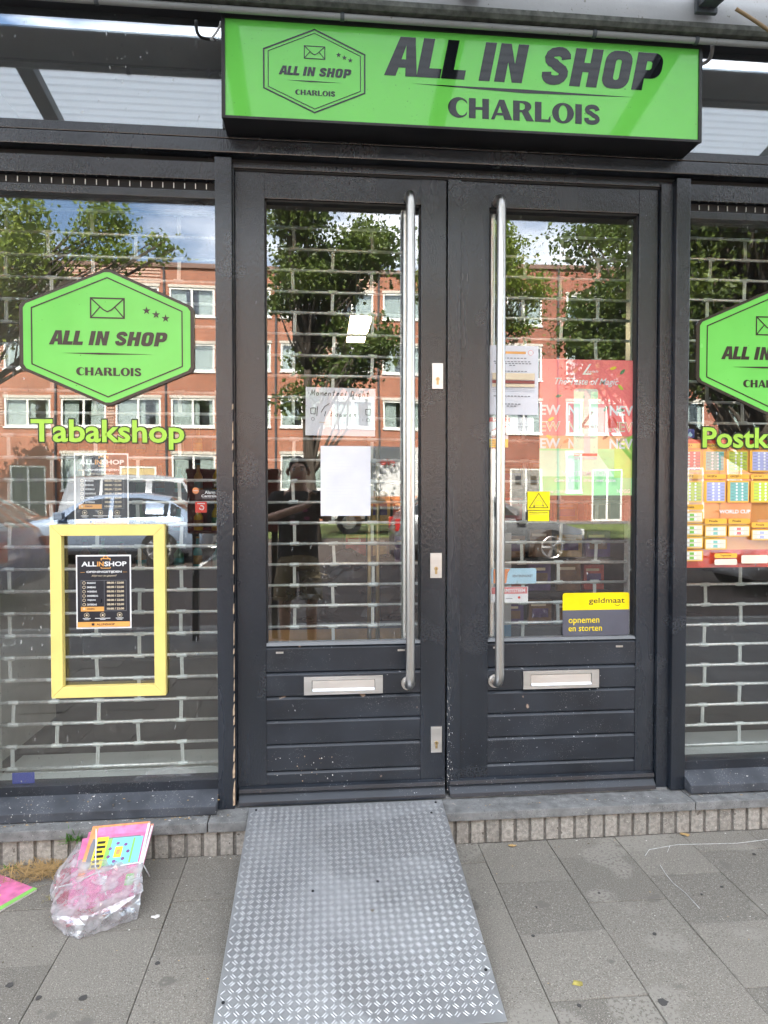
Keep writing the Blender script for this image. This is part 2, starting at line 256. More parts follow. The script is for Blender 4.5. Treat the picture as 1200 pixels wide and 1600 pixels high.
# ------------------------------------------------------------------ mesh builder
class MB:
    def __init__(s): s.v = []; s.f = []; s.m = []; s.mats = []
    def mi(s, mat):
        if mat not in s.mats: s.mats.append(mat)
        return s.mats.index(mat)
    def add(s, vs, fs, mat):
        o = len(s.v); k = s.mi(mat); s.v += [tuple(map(float, q)) for q in vs]
        for f in fs: s.f.append(tuple(o + i for i in f)); s.m.append(k)
        return s
    def box(s, x0, x1, y0, y1, z0, z1, mat):
        return s.add([(x, y, z) for z in (z0, z1) for y in (y0, y1) for x in (x0, x1)], [(0, 2, 3, 1), (4, 5, 7, 6), (0, 1, 5, 4), (2, 6, 7, 3), (0, 4, 6, 2), (1, 3, 7, 5)], mat)
    def prism(s, pts, y0, y1, mat, axis='y'):       # polygon in xz extruded along y (or other axes)
        n = len(pts)
        def q(a, b, c): return (a, c, b) if axis == 'y' else ((c, a, b) if axis == 'x' else (a, b, c))
        vs = [q(a, b, y0) for a, b in pts] + [q(a, b, y1) for a, b in pts]
        fs = [tuple(range(n)), tuple(range(2 * n - 1, n - 1, -1))] + [(i, i + n, (i + 1) % n + n, (i + 1) % n) for i in range(n)]
        return s.add(vs, fs, mat)
    def tube(s, path, r, mat, n=10, cap=True):
        path = [Vector(p) for p in path]; rs = r if isinstance(r, (list, tuple)) else [r] * len(path); vs = []; fs = []
        up = None
        for i, p in enumerate(path):
            t = (path[min(i + 1, len(path) - 1)] - path[max(i - 1, 0)]).normalized()
            if up is None: up = t.orthogonal().normalized()
            up = (up - t * up.dot(t)).normalized(); w = t.cross(up)
            vs += [p + (up * math.cos(2 * math.pi * k / n) + w * math.sin(2 * math.pi * k / n)) * rs[i] for k in range(n)]
        for i in range(len(path) - 1):
            for k in range(n): fs.append((i * n + k, i * n + (k + 1) % n, (i + 1) * n + (k + 1) % n, (i + 1) * n + k))
        if cap: fs += [tuple(range(n - 1, -1, -1)), tuple((len(path) - 1) * n + k for k in range(n))]
        return s.add(vs, fs, mat)
    def quad(s, x0, x1, z0, z1, y, mat): return s.add([(x0, y, z0), (x1, y, z0), (x1, y, z1), (x0, y, z1)], [(0, 1, 2, 3)], mat)
    def poly(s, pts, y, mat): return s.add([(a, y, b) for a, b in pts], [tuple(range(len(pts)))], mat)
    def line(s, pts, w, y, mat, closed=False):      # flat stroke in an xz plane
        p = [Vector(q) for q in pts]; n = len(p); vs = []; fs = []
        for i in range(n):
            a = p[i - 1] if (i or closed) else None; b = p[(i + 1) % n] if (i < n - 1 or closed) else None
            d1 = (p[i] - a).normalized() if a is not None else None; d2 = (b - p[i]).normalized() if b is not None else None
            if d1 is None: d1 = d2
            if d2 is None: d2 = d1
            n1 = Vector((-d1.y, d1.x)); n2 = Vector((-d2.y, d2.x)); mm = (n1 + n2); mm = mm.normalized() if mm.length > 1e-6 else n1
            kk = min(2.5, 1 / max(.3, mm.dot(n1))); vs += [p[i] + mm * w / 2 * kk, p[i] - mm * w / 2 * kk]
        for i in range(n if closed else n - 1):
            j = (i + 1) % n; fs.append((2 * i + 1, 2 * j + 1, 2 * j, 2 * i))
        return s.add([(a.x, y, a.y) for a in vs], fs, mat)
    def build(s, name, parent=None, bevel=0, smooth=False, xf=None):
        me = bpy.data.meshes.new(name); me.from_pydata(s.v, [], s.f)
        for m in s.mats: me.materials.append(MATS[m])
        if s.m: me.polygons.foreach_set('material_index', s.m)
        if bevel:
            b = bmesh.new(); b.from_mesh(me); bmesh.ops.recalc_face_normals(b, faces=b.faces)
            bmesh.ops.bevel(b, geom=[e for e in b.edges if len(e.link_faces) == 2 and e.calc_face_angle(0) > .3], offset=bevel, segments=2, affect='EDGES', profile=.7, clamp_overlap=True); b.to_mesh(me); b.free()
        if smooth:
            me.polygons.foreach_set('use_smooth', [True] * len(me.polygons))
        me.update(); o = bpy.data.objects.new(name, me); COL.objects.link(o)
        if parent: o.parent = parent
        if xf is not None: o.matrix_basis = xf
        return o
def tag(o, label=None, cat=None, group=None, kind=None):
    if label: o['label'] = label
    if cat: o['category'] = cat
    if group: o['group'] = group
    if kind: o['kind'] = kind
    return o
def thing(name, label, cat, loc=(0, 0, 0), group=None):
    o = bpy.data.objects.new(name, None); COL.objects.link(o); o.empty_display_size = .1; o.location = loc
    return tag(o, label, cat, group)
def inst(src, name, parent, loc, rot=(0, 0, 0), scl=(1, 1, 1)):
    o = bpy.data.objects.new(name, src.data if hasattr(src, 'data') else src); COL.objects.link(o); o.parent = parent; o.location = loc; o.rotation_euler = rot; o.scale = scl
    return o
def recalc(me):
    b = bmesh.new(); b.from_mesh(me); bmesh.ops.recalc_face_normals(b, faces=b.faces); b.to_mesh(me); b.free()

# ------------------------------------------------------------------ lettering
TXT = {}
def curve_mesh(cur):
    o = bpy.data.objects.new('t', cur); COL.objects.link(o); dg = bpy.context.evaluated_depsgraph_get()
    me = bpy.data.meshes.new_from_object(o.evaluated_get(dg)); bpy.data.objects.remove(o)
    vs = np.array([v.co[:] for v in me.vertices]).reshape(-1, 3)[:, :2]; fs = [tuple(p.vertices) for p in me.polygons]; bpy.data.meshes.remove(me); bpy.data.curves.remove(cur)
    return vs, fs
def text_geo(body, bold=0, shear=0, space=1):
    k = (body, bold, shear, space)
    if k not in TXT:
        c = bpy.data.curves.new('t', 'FONT'); c.body = body; c.size = 1; c.offset = bold; c.shear = shear; c.space_character = space; c.resolution_u = 3; c.dimensions = '2D'; c.fill_mode = 'FRONT'
        TXT[k] = curve_mesh(c)
    return TXT[k]
def put(mb, geo, x0, x1, z0, z1, y, mat, rot=0):
    vs, fs = geo; lo = vs.min(0); hi = vs.max(0); q = (vs - lo) / np.maximum(hi - lo, 1e-6)
    if rot: q = np.stack([1 - q[:, 1], q[:, 0]], 1)
    mb.add([(x0 + (x1 - x0) * a, y, z0 + (z1 - z0) * b) for a, b in q], fs, mat)
def text(mb, body, x0, x1, z0, z1, y, mat, bold=0, shear=0, space=1): put(mb, text_geo(body, bold, shear, space), x0, x1, z0, z1, y, mat)
def arc(cx, cz, rx, rz, a0, a1, n=7): return [(cx + rx * math.cos(R(a0 + (a1 - a0) * i / n)), cz + rz * math.sin(R(a0 + (a1 - a0) * i / n))) for i in range(n + 1)]
def rrect(x0, z0, x1, z1, r, n=5): return arc(x1 - r, z1 - r, r, r, 0, 90, n) + arc(x0 + r, z1 - r, r, r, 90, 180, n) + arc(x0 + r, z0 + r, r, r, 180, 270, n) + arc(x1 - r, z0 + r, r, r, 270, 360, n)
def ribbon(path, w):
    p = [Vector(q) for q in path]; l, r = [], []
    for i in range(len(p)):
        t = (p[min(i + 1, len(p) - 1)] - p[max(i - 1, 0)]).normalized(); n = Vector((-t.y, t.x)) * w / 2; l.append(tuple(p[i] + n)); r.append(tuple(p[i] - n))
    return l + r[::-1]
W = 2.05          # stem width of the heavy slanted capitals, height 7
GLY = {
 'A': (5.6, [[(0, 0), (2.1, 0), (2.35, 1.5), (3.6, 1.5), (3.85, 0), (5.95, 0), (4.35, 7), (1.6, 7)], [(2.58, 3.0), (3.37, 3.0), (2.98, 5.5)]]),
 'L': (4.2, [[(0, 0), (4.3, 0), (4.3, 1.7), (W, 1.7), (W, 7), (0, 7)]]),
 'I': (2.6, [[(0, 0), (W, 0), (W, 7), (0, 7)]]),
 'N': (5.7, [[(0, 0), (1.95, 0), (1.95, 3.6), (3.3, 0), (5.2, 0), (5.2, 7), (3.25, 7), (3.25, 3.4), (1.9, 7), (0, 7)]]),
 'H': (5.7, [[(0, 0), (W, 0), (W, 2.7), (3.2, 2.7), (3.2, 0), (5.25, 0), (5.25, 7), (3.2, 7), (3.2, 4.4), (W, 4.4), (W, 7), (0, 7)]]),
 'O': (5.7, [rrect(0, 0, 5.2, 7, 1.9), rrect(W, 1.6, 5.2 - W, 5.4, .5)]),
 'P': (5.3, [[(0, 0), (W, 0), (W, 2.2)] + arc(3.3, 4.0, 1.85, 1.8, -90, 0) + arc(3.3, 5.1, 1.85, 1.9, 0, 90) + [(0, 7)], [(W, 3.8), (2.8, 3.8), (3.1, 4.1), (3.1, 5.1), (2.8, 5.4), (W, 5.4)]]),
 'S': (5.4, [ribbon([(4.2, 4.75), (4.1, 5.4)] + arc(2.75, 5.0, 1.3, 1.15, 40, 100, 3) + arc(2.35, 5.05, 1.35, 1.1, 100, 260, 6)[1:] + [(2.6, 3.55)] + arc(2.85, 2.05, 1.35, 1.15, 70, -90, 6) + arc(2.35, 2.0, 1.35, 1.1, -100, -165, 3) + [(1.0, 2.35)], 1.75)]),
 ' ': (2.2, [])}
WIDE = {
 'C': (6.6, [arc(3.5, 3.5, 3.5, 3.6, 42, 318, 22) + [(6.3, 2.3)] + arc(4.5, 3.5, 1.9, 2.75, 310, 50, 16) + [(6.3, 4.7)]]),
 'H': (7.0, [[(0, 0), (2.2, 0), (2.2, 3.05), (4.4, 3.05), (4.4, 0), (6.6, 0), (6.6, 7), (4.4, 7), (4.4, 4.0), (2.2, 4.0), (2.2, 7), (0, 7)]]),
 'A': (7.1, [[(0, 0), (1.2, 0), (1.75, 1.5), (4.0, 1.5), (4.5, 0), (7.1, 0), (4.4, 7), (2.7, 7)], [(2.1, 2.4), (3.75, 2.4), (2.95, 4.9)]]),
 'R': (7.0, [[(0, 0), (2.2, 0), (2.2, 3.0), (2.9, 3.0), (4.4, 0), (7.0, 0), (5.1, 3.4)] + arc(3.7, 5.1, 2.4, 1.9, -45, 90, 9) + [(0, 7)], [(2.2, 3.8), (3.2, 3.8), (3.9, 4.4), (3.9, 5.6), (3.2, 6.2), (2.2, 6.2)]]),
 'L': (5.5, [[(0, 0), (5.3, 0), (5.3, 2.1), (5.0, 2.1), (4.5, .95), (2.2, .95), (2.2, 7), (0, 7)]]),
 'O': (7.6, [arc(3.7, 3.5, 3.7, 3.65, 0, 360, 28)[:-1], arc(3.7, 3.5, 1.45, 2.8, 0, 360, 24)[:-1]]),
 'I': (2.7, [[(0, 0), (2.2, 0), (2.2, 7), (0, 7)]]),
 'S': (5.6, [ribbon([(4.6, 5.0), (4.3, 5.7)] + arc(2.9, 5.2, 1.6, 1.15, 40, 100, 3) + arc(2.55, 5.2, 1.55, 1.15, 100, 255, 6)[1:] + [(2.8, 3.6)] + arc(2.95, 1.95, 1.65, 1.25, 75, -90, 6) + arc(2.5, 1.85, 1.7, 1.15, -100, -165, 3) + [(.85, 2.3)], 1.55)])}
def heavy_geo(body, shear=.2, GLY=GLY):
    k = ('heavy', body, shear)
    if k not in TXT:
        c = bpy.data.curves.new('t', 'CURVE'); c.dimensions = '2D'; c.fill_mode = 'FRONT'; x = 0
        for ch in body:
            wd, outs = GLY[ch]
            for pts in outs:
                sp = c.splines.new('POLY'); sp.points.add(len(pts) - 1); sp.use_cyclic_u = True
                for i, (a, b) in enumerate(pts): sp.points[i].co = (x + a + b * shear, b, 0, 1)
            x += wd + .28
        TXT[k] = curve_mesh(c)
    return TXT[k]
def shop_logo(mb, cx, cz, hw, y, ink, dy=-.0012, wob=1, frame=True):
    """hexagon emblem: two outlines, envelope, three stars, shop name, rule and district; hw = half width"""
    k = hw
    def hx(s): return [(cx, cz + .815 * k * s), (cx + k * s, cz + .38 * k * s), (cx + k * s, cz - .38 * k * s), (cx, cz - .815 * k * s), (cx - k * s, cz - .38 * k * s), (cx - k * s, cz + .38 * k * s)]
    if frame: mb.line(hx(.985), .03 * k, y + dy, ink, True)
    mb.line(hx(.90), .016 * k, y + dy, ink, True)
    ex0, ex1, ez0, ez1 = cx - .2 * k, cx + .2 * k, cz + .24 * k, cz + .48 * k
    mb.line([(ex0, ez0), (ex1, ez0), (ex1, ez1), (ex0, ez1)], .018 * k, y + dy, ink, True)
    mb.line([(ex0, ez1), (cx - .05 * k, ez0 + .1 * k), (cx, ez0 + .075 * k), (cx + .05 * k, ez0 + .1 * k), (ex1, ez1)], .016 * k, y + dy * 1.3, ink)
    mb.line([(ex0, ez0), (cx - .09 * k, ez0 + .13 * k)], .014 * k, y + dy * 1.6, ink); mb.line([(ex1, ez0), (cx + .09 * k, ez0 + .13 * k)], .014 * k, y + dy * 1.6, ink)
    for i in range(3):
        sx, sz = cx + (.47 + .115 * i) * k, cz + (.34 - .045 * i) * k
        mb.poly([(sx + (.052 if j % 2 == 0 else .021) * k * math.cos(R(90 + 36 * j)), sz + (.052 if j % 2 == 0 else .021) * k * math.sin(R(90 + 36 * j))) for j in range(10)], y + dy, ink)
    put(mb, heavy_geo('ALL IN SHOP'), cx - .70 * k, cx + .72 * k, cz - .10 * k, cz + .075 * k, y + dy, ink)
    mb.poly([(cx - .55 * k, cz - .2 * k), (cx - .1 * k, cz - .215 * k), (cx + .55 * k, cz - .2 * k), (cx - .1 * k, cz - .19 * k)], y + dy, ink)
    put(mb, heavy_geo('CHARLOIS', 0, WIDE), cx - .38 * k, cx + .40 * k, cz - .475 * k, cz - .37 * k, y + dy, ink)

# ================================================================== GROUND
def gz(d): return min(.15, max(0, (d - 3.6) * .016))       # the street rises a little towards the far side
def strip(name, d0, d1, x0, x1, mat, lift, label=None, n=1, kind='structure'):
    mb = MB(); ds = sorted(set([d0, d1] + [q for q in (3.6, 12.98) if d0 < q < d1]))
    for a, b in zip(ds[:-1], ds[1:]): mb.add([(x0, -a, gz(a) + lift), (x1, -a, gz(a) + lift), (x1, -b, gz(b) + lift), (x0, -b, gz(b) + lift)], [(3, 2, 1, 0)], mat)
    o = mb.build(name); tag(o, kind=kind); return o
g = MB()
for a, b in ((-60, 3.6), (3.6, 12.98), (12.98, 400)): g.add([(-400, -a, gz(a) - .06), (400, -a, gz(a) - .06), (400, -b, gz(b) - .06), (-400, -b, gz(b) - .06)], [(3, 2, 1, 0)], 'asphalt')
tag(g.build('ground'), kind='structure')
pav = MB()
pav.add([(-60, -.05, -.007), (60, -.05, -.007), (60, -4.6, -.007), (-60, -4.6, -.007)], [(3, 2, 1, 0)], 'joint_sand')
pave = tag(pav.build('pavement'), kind='structure')
far_p = MB()
for (x0, x1, d0, d1) in ((-60, -3.241, .095, 4.6), (3.059, 60, .095, 4.6), (-3.241, 3.059, 3.42, 4.6)): far_p.add([(x0, -d0, -.002), (x1, -d0, -.002), (x1, -d1, -.002), (x0, -d1, -.002)], [(3, 2, 1, 0)], 'slab_far')
far_p.build('slab_field', pave)
tag(pave.children[0], kind='stuff')
# single 30 cm concrete tiles, every second column shifted by half a tile
rnd = random.Random(4)
tm = MB().box(-.1487, .1487, -.1493, .1493, -.03, 0, 'concrete').build('tile', pave, bevel=.003)
th_ = MB().box(-.1487, .1487, -.0743, .0743, -.03, 0, 'concrete').build('tile', pave, bevel=.003)
first = {0: True, 1: True}
for i in range(21):
    cx = .659 - 3.75 + .3 * i
    d = .095; k = 0
    shift = (i % 2 == 0)
    while d < 3.4:
        half = (d < .1 and shift) or (3.42 - d < .2)
        dep = .15 if half else .3
        src = th_ if half else tm
        loc = (cx, -(d + dep / 2), rnd.uniform(-.0022, .0018)); rot = (rnd.uniform(-.005, .005), rnd.uniform(-.005, .005), 0)
        if first[int(half)]: src.location = loc; src.rotation_euler = rot; first[int(half)] = False
        else: inst(src, 'tile', pave, loc, rot)
        d += dep
kb = MB().box(-60, 60, -4.76, -4.6, -.2, .002, 'kerb').build('kerb'); tag(kb, kind='structure')
strip('road', 4.76, 10.2, -60, 60, 'klinker', -.03); strip('parking_strip', 10.2, 17.5, -60, 60, 'klinker', -.026)
strip('lawn', 17.5, 27.6, -60, 60, 'grass', -.01); strip('far_pavement', 27.6, 31.0, -60, 60, 'slab_far', 0.0)
for q in range(9): strip('road_marking', 10.2, 12.6, -24.05 + 5.4 * q, -23.95 + 5.4 * q, 'white_line', -.02)

# ================================================================== SHOP BUILDING
shop = thing('shop_building', 'dark grey timber shopfront with double glazed doors and stone step', 'building')
def part(name, mb, parent=shop, bevel=.002, **k): return mb.build(name, parent, bevel, **k)
XL, PL0, PL1, PR0, PR1, XR = -1.43, -.433, -.364, 1.567, 1.632, 2.66
# soldier-course plinth of single bricks on a mortar bed
part('mortar_bed', MB().box(-3.2, 4.2, -.091, .3, -.1, .104, 'mortar'), bevel=0)
bm_ = MB().box(-.0265, .0265, -.012, .02, 0, .101, 'plinth_brick').build('brick', shop, .003)
xs = [-2.08 + .0652 * i for i in range(76)]
for i, x in enumerate(xs):
    if -.28 < x < .5: continue
    loc = (x, -.086 + rnd.uniform(-.002, .002), .002); rt = (0, 0, rnd.uniform(-.03, .03))
    if i == 0: bm_.location = loc
    else: inst(bm_, 'brick', shop, loc, rt, (rnd.uniform(.95, 1.02), 1, 1))
# bluestone slabs
for (a, b) in ((-2.6, -1.452), (-1.448, -.462), (-.458, -.302), (.517, 1.618), (1.622, 2.8)):
    z1 = .142 if a > 0 else .146
    part('stone_slab', MB().box(a, b, -.112, .1, .104, z1, 'bluestone'), bevel=.005)
part('threshold', MB().box(-.36, 1.56, .02, .2, .1, .150, 'bluestone'), bevel=.004)
part('base', MB().box(-.36, 1.56, .2, .45, -.1, .148, 'mortar'), bevel=0)
# posts
for (a, b) in ((-1.50, XL), (PL0, PL1), (PR0, PR1), (XR, XR + .07)):
    part('post', MB().box(a, b, 0, .16, .146, 2.872, 'paint' if True else ''), bevel=.004)
wz = .16
while wz < 1.9:
    ln_ = rnd.uniform(.02, .12); ww = rnd.uniform(.0015, .005) * (1.6 if wz < .6 else .8)
    part('paint_chip', MB().add([(PL1 - ww, -.0014, wz), (PL1 + .0012, -.0014, wz + .004), (PL1 + .0012, .008, wz + ln_ * .3), (PL1 + .0012, .008, wz + ln_), (PL1 + .0012, -.0014, wz + ln_), (PL1 - ww * .4, -.0014, wz + ln_ * .9), (PL1 - ww, -.0014, wz + ln_ * .5)], [(0, 1, 4, 5, 6), (1, 2, 3, 4)], 'bare_wood'), bevel=0)
    wz += ln_ + rnd.uniform(.0, .06 if wz > .8 else .015)
# head rails: stepped profile across the whole front
part('head_rail', MB().box(-1.8, 3.2, -.012, .16, 2.885, 2.940, 'paint'), bevel=.004)
part('head_rail', MB().box(-1.8, 3.2, .006, .16, 2.952, 2.990, 'paint'), bevel=.003)
part('shadow_gap', MB().box(-1.8, 3.2, .03, .15, 2.935, 2.956, 'black_gap'), bevel=0)
part('head_shade_strip', MB().box(-1.8, 3.2, .045, .16, 2.84, 2.89, 'black_gap'), bevel=0)  # near-black strip paints the shade between head rail and top panel
# windows: bottom frame, sloped timber sill, top box with comb vent, glass
def shop_window(x0, x1):
    part('bottom_rail', MB().box(x0, x1, .035, .11, .214, .262, 'paint_low'))
    s = MB().prism([(-.052, .150), (-.052, .186), (.036, .222), (.036, .150)], x0, x1, 'sill_paint', axis='x'); recalc_o = part('window_sill', s, bevel=.003)
    part('top_panel', MB().box(x0, x1, .02, .16, 2.785, 2.858, 'paint'))
    part('vent_slot', MB().box(x0, x1, .05, .15, 2.74, 2.785, 'black_gap'), bevel=0)
    c = MB(); x = x0 + .02
    while x < x1: c.box(x, x + .003, .045, .0495, 2.757, 2.778, 'alu'); x += .0445
    tag(part('vent_comb', c, bevel=0), kind='stuff')
    part('top_lip', MB().box(x0, x1, .022, .15, 2.708, 2.74, 'paint'))
    part('glass_pane', MB().box(x0 - .005, x1 + .005, GY - .003, GY + .003, .26, 2.709, 'glass_shop'), bevel=0)
shop_window(XL, PL0); shop_window(PR1, XR)
part('transom_glass', MB().box(-1.8, -.40, .05, .056, 2.985, 3.47, 'glass_transom'), bevel=0)
part('transom_glass', MB().box(1.60, 3.2, .05, .056, 2.985, 3.47, 'glass_transom'), bevel=0)
part('transom_post', MB().box(-.40, -.372, .0, .12, 2.988, 3.47, 'paint'))
part('transom_post', MB().box(1.588, 1.60, .0, .12, 2.988, 3.47, 'paint'))
part('transom_panel', MB().box(-.374, 1.59, .02, .12, 2.988, 3.47, 'black_gap'), bevel=0)
part('top_rail', MB().box(-1.8, 3.2, .0, .16, 3.462, 3.55, 'black_metal'))
# walls beside the shopfront; unseen upper wall added high to keep it in shade
part('wall', MB().box(-16, 16, .06, .36, 3.55, 8.7, 'brick_shop'), bevel=0)
part('wall', MB().box(-16, -1.8, .06, .36, 0, 3.552, 'brick_shop'), bevel=0); part('wall', MB().box(3.2, 16, .06, .36, 0, 3.552, 'brick_shop'), bevel=0)
part('side_panel', MB().box(-1.8, -1.50, .02, .2, .14, 2.9, 'paint')); part('side_panel', MB().box(XR + .07, 3.2, .02, .2, .14, 2.9, 'paint'))
part('roof', MB().box(-16, 16, .2, 9, 8.68, 8.9, 'asphalt'), bevel=0)
part('coping', MB().box(-16, 16, .02, .42, 8.7, 8.8, 'kerb'), bevel=0)
# doors
DY = .05
def door(x0, x1, gx0, gx1, hx, hside, locks, mslot, weep):
    d = bpy.data.objects.new('door', None); COL.objects.link(d); d.parent = shop
    def dp(name, mb, bevel=.002, **k): return mb.build(name, d, bevel, **k)
    dp('stile', MB().box(x0, gx0, DY, DY + .055, .16, 2.845, 'paint'), .003); dp('stile', MB().box(gx1, x1, DY, DY + .055, .16, 2.845, 'paint'), .003)
    dp('top_rail', MB().box(gx0, gx1, DY + .002, DY + .055, 2.732, 2.845, 'paint'), .003)
    zs = [.824, .708, .603, .5, .394, .277, .17]
    for a, b in zip(zs[:-1], zs[1:]):
        q = MB().prism([(DY + .003, b + .004), (DY + .003, a - .013), (DY + .014, a - .001), (DY + .05, a - .001), (DY + .05, b), (DY + .012, b)], gx0, gx1, 'paint_low', axis='x')
        dp('board', q, .0015)
    dp('glazing_bead', MB().prism([(DY + .0, .824), (DY + .012, .836), (DY + .05, .836), (DY + .05, .824)], gx0, gx1, 'bead_grey', axis='x'), .001)
    dp('weather_bar', MB().prism([(DY - .002, .221), (DY - .022, .216), (DY - .026, .200), (DY - .014, .192), (DY - .04, .168), (DY - .044, .152), (DY - .002, .152)], x0 + .008, x1 - .006, 'paint_low', axis='x'), .002)
    dp('gasket', MB().box(gx0, gx0 + .006, DY + .012, DY + .05, .836, 2.732, 'rubber').box(gx1 - .006, gx1, DY + .012, DY + .05, .836, 2.732, 'rubber').box(gx0, gx1, DY + .012, DY + .05, 2.724, 2.732, 'rubber'), 0)
    gp = dp('glass_pane', MB().box(gx0 - .002, gx1 + .002, DY + .027, DY + .033, .83, 2.732, 'glass_shop'), 0)
    gc = Vector(((gx0 + gx1) / 2, DY + .03, 1.78)); gp.matrix_basis = Matrix.Translation(gc) @ Matrix.Rotation(R(-.10 * hside), 4, 'Z') @ Matrix.Rotation(R(.05 * hside), 4, 'X') @ Matrix.Translation(-gc)      # panes are never bedded dead true
    # pull bar with bent ends
    def bar(y, sgn):
        pth = [(hx, DY + (.0 if sgn < 0 else .05), 2.752)] + [(hx, y - sgn * .05 + sgn * .05 * math.sin(R(t)), 2.752 + .0 - .05 + .05 * math.cos(R(t))) for t in range(0, 91, 15)] + [(hx, y, 1.7)] + [(hx, y - sgn * .05 + sgn * .05 * math.cos(R(t)), .70 - .05 * math.sin(R(t))) for t in range(0, 91, 15)] + [(hx, DY + (.0 if sgn < 0 else .05), .65)]
        return pth
    dp('pull_handle', MB().tube(bar(-.03, -1), .0195, 'steel', 16), 0, smooth=True)
    dp('handle_rose', MB().tube([(hx, DY - .006, .65), (hx, DY + .001, .65)], .03, 'steel', 18), 0)
    dp('inner_handle', MB().tube(bar(.13, 1), .0195, 'steel', 14), 0, smooth=True)
    for (u0, v0, u1, v1) in locks:
        a, b, c, e = RC(u0, v0, u1, v1, DY)
        cx_, cz_ = (a + b) / 2, c + (e - c) * .38
        dp('lock_plate', MB().box(a, b, DY - .007, DY + .002, c, e, 'alu'), .0015)
        dp('lock_cylinder', MB().tube([(cx_, DY - .011, cz_), (cx_, DY - .006, cz_)], .0085, 'brass', 14).box(cx_ - .005, cx_ + .005, DY - .0095, DY - .006, cz_ - .024, cz_, 'brass').box(cx_ - .001, cx_ + .001, DY - .0118, DY - .0108, cz_ - .005, cz_ + .005, 'black_gap'), 0)
    a, b, c, e = RC(*mslot, DY)
    m = MB(); t = .026
    m.box(a, b, DY - .008, DY + .002, e - .016, e, 'alu'); m.box(a, b, DY - .008, DY + .002, c, c + .014, 'alu'); m.box(a, a + .034, DY - .008, DY + .002, c + .014, e - .016, 'alu'); m.box(b - .034, b, DY - .008, DY + .002, c + .014, e - .016, 'alu')
    dp('mail_slot', m, .001)
    dp('mail_flap', MB().prism([(DY - .003, e - .018), (DY - .006, c + .026), (DY - .014, c + .017), (DY + .0, c + .015)], a + .036, b - .036, 'alu', axis='x'), .001)
    for (u, v) in weep:
        q = P(u, v, DY); dp('weep_slot', MB().box(q[0] - .016, q[0] + .016, DY - .001, DY + .006, q[2] - .004, q[2] + .004, 'steel'), .001)
    return d
door(-.358, .547, -.234, .436, .38, 1, [(675, 568, 692, 608), (672, 864, 690, 903), (673, 1135, 690, 1175)], (475, 1056, 598, 1084), [(437, 1020), (627, 1016)])
dr = door(.554, 1.508, .738, 1.420, .769, -1, [], (817, 1047, 935, 1075), [(968, 1010), (776, 1012)])
MB().box(.552, .611, DY - .012, DY + .001, .157, 2.842, 'paint').build('cover_strip', dr, .004)
part('door_jamb', MB().box(PL1, -.359, .03, .16, .15, 2.86, 'paint')); part('door_jamb', MB().box(1.511, PR0, .028, .16, .15, 2.86, 'paint'), bevel=.004)
part('door_head', MB().box(PL1, PR0, .038, .16, 2.848, 2.872, 'paint'))

# ================================================================== CANOPY, SIGN
can = thing('canopy', 'pale metal canopy beam with ribbed roofing on dark arms above the green sign', 'canopy')
FZ0, FZ1, FD = 3.372, 3.525, .175
def cz(d): return 3.485 - .19 * (d - .17)
part('fascia_beam', MB().prism([(-(FD + .022), FZ0 + .022), (-(FD + .022), FZ1), (-(FD - .022), FZ1), (-(FD - .022), FZ0 + .008), (-(FD + .012), FZ0 + .008)], -9, 9, 'grey_beam', axis='x'), can, .006)
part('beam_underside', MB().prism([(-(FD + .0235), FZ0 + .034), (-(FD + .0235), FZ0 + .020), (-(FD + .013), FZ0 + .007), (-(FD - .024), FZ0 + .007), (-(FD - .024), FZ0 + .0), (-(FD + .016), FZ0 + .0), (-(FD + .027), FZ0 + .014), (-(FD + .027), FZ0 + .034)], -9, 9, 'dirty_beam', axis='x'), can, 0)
part('conduit', MB().tube([(-9, -FD + .012, FZ0 - .014), (9, -FD + .012, FZ0 - .014)], .0125, 'grey_beam', 12), can, 0, smooth=True)
for xk in [-1.35 + .97 * k - .97 * 4 for k in range(15)]:
    d0, d1 = .215, 1.16
    part('arm', MB().prism([(-d0, cz(d0) - .028), (-d0, cz(d0) + .028), (-d1, cz(d1) + .028), (-d1, cz(d1) - .028)], xk - .038, xk + .038, 'canopy_steel', axis='x'), can, .004)
    part('arm_bracket', MB().box(xk - .045, xk + .045, -.232, -.214, cz(.22) - .05, cz(.22) + .045, 'canopy_steel'), can, .003)
    if xk < 8: # one ribbed sheet per bay
        s = MB(); n = 38; pts = []
        for i in range(n + 1):
            dd = .235 + (1.13 - .235) * i / n; pts.append((dd, cz(dd) + .036 + (.007 if i % 2 else 0)))
        for (a, b), (c, e) in zip(pts[:-1], pts[1:]): s.add([(xk + .01, -a, b), (xk + .96, -a, b), (xk + .96, -c, e), (xk + .01, -c, e)], [(0, 1, 2, 3)], 'polycarb')
        part('roof_sheet', s, can, 0)
part('gutter', MB().prism([(-1.11, cz(1.16) - .06), (-1.11, cz(1.16) + .05), (-1.23, cz(1.16) + .05), (-1.23, cz(1.16) - .06)], -9, 9, 'canopy_steel', axis='x'), can, .01)
for u in (535, 930, 1090, 150):
    q = P(u, 50, -FD); part('conduit_clip', MB().tube([(q[0] - .008, -FD + .012, FZ0 - .014), (q[0] + .008, -FD + .012, FZ0 - .014)], .016, 'canopy_steel', 12), can, 0)
sgn = thing('shop_sign', 'wide green light box sign with dark shop lettering above the doors', 'sign', (.61, -.06, 2.96))
SX0, SX1, SZ0, SZ1, SY = -.370, 1.585, 2.968, 3.346, -.13
def sp(name, mb, bevel=.0, parent=sgn):
    o = mb.build(name, parent, bevel); o.matrix_parent_inverse = Matrix.Translation((-.61, .06, -2.96)); return o
sp('sign_case', MB().box(SX0 - .012, SX1 + .012, SY + .006, .018, SZ0 - .008, SZ1 + .014, 'black_metal'), .003)
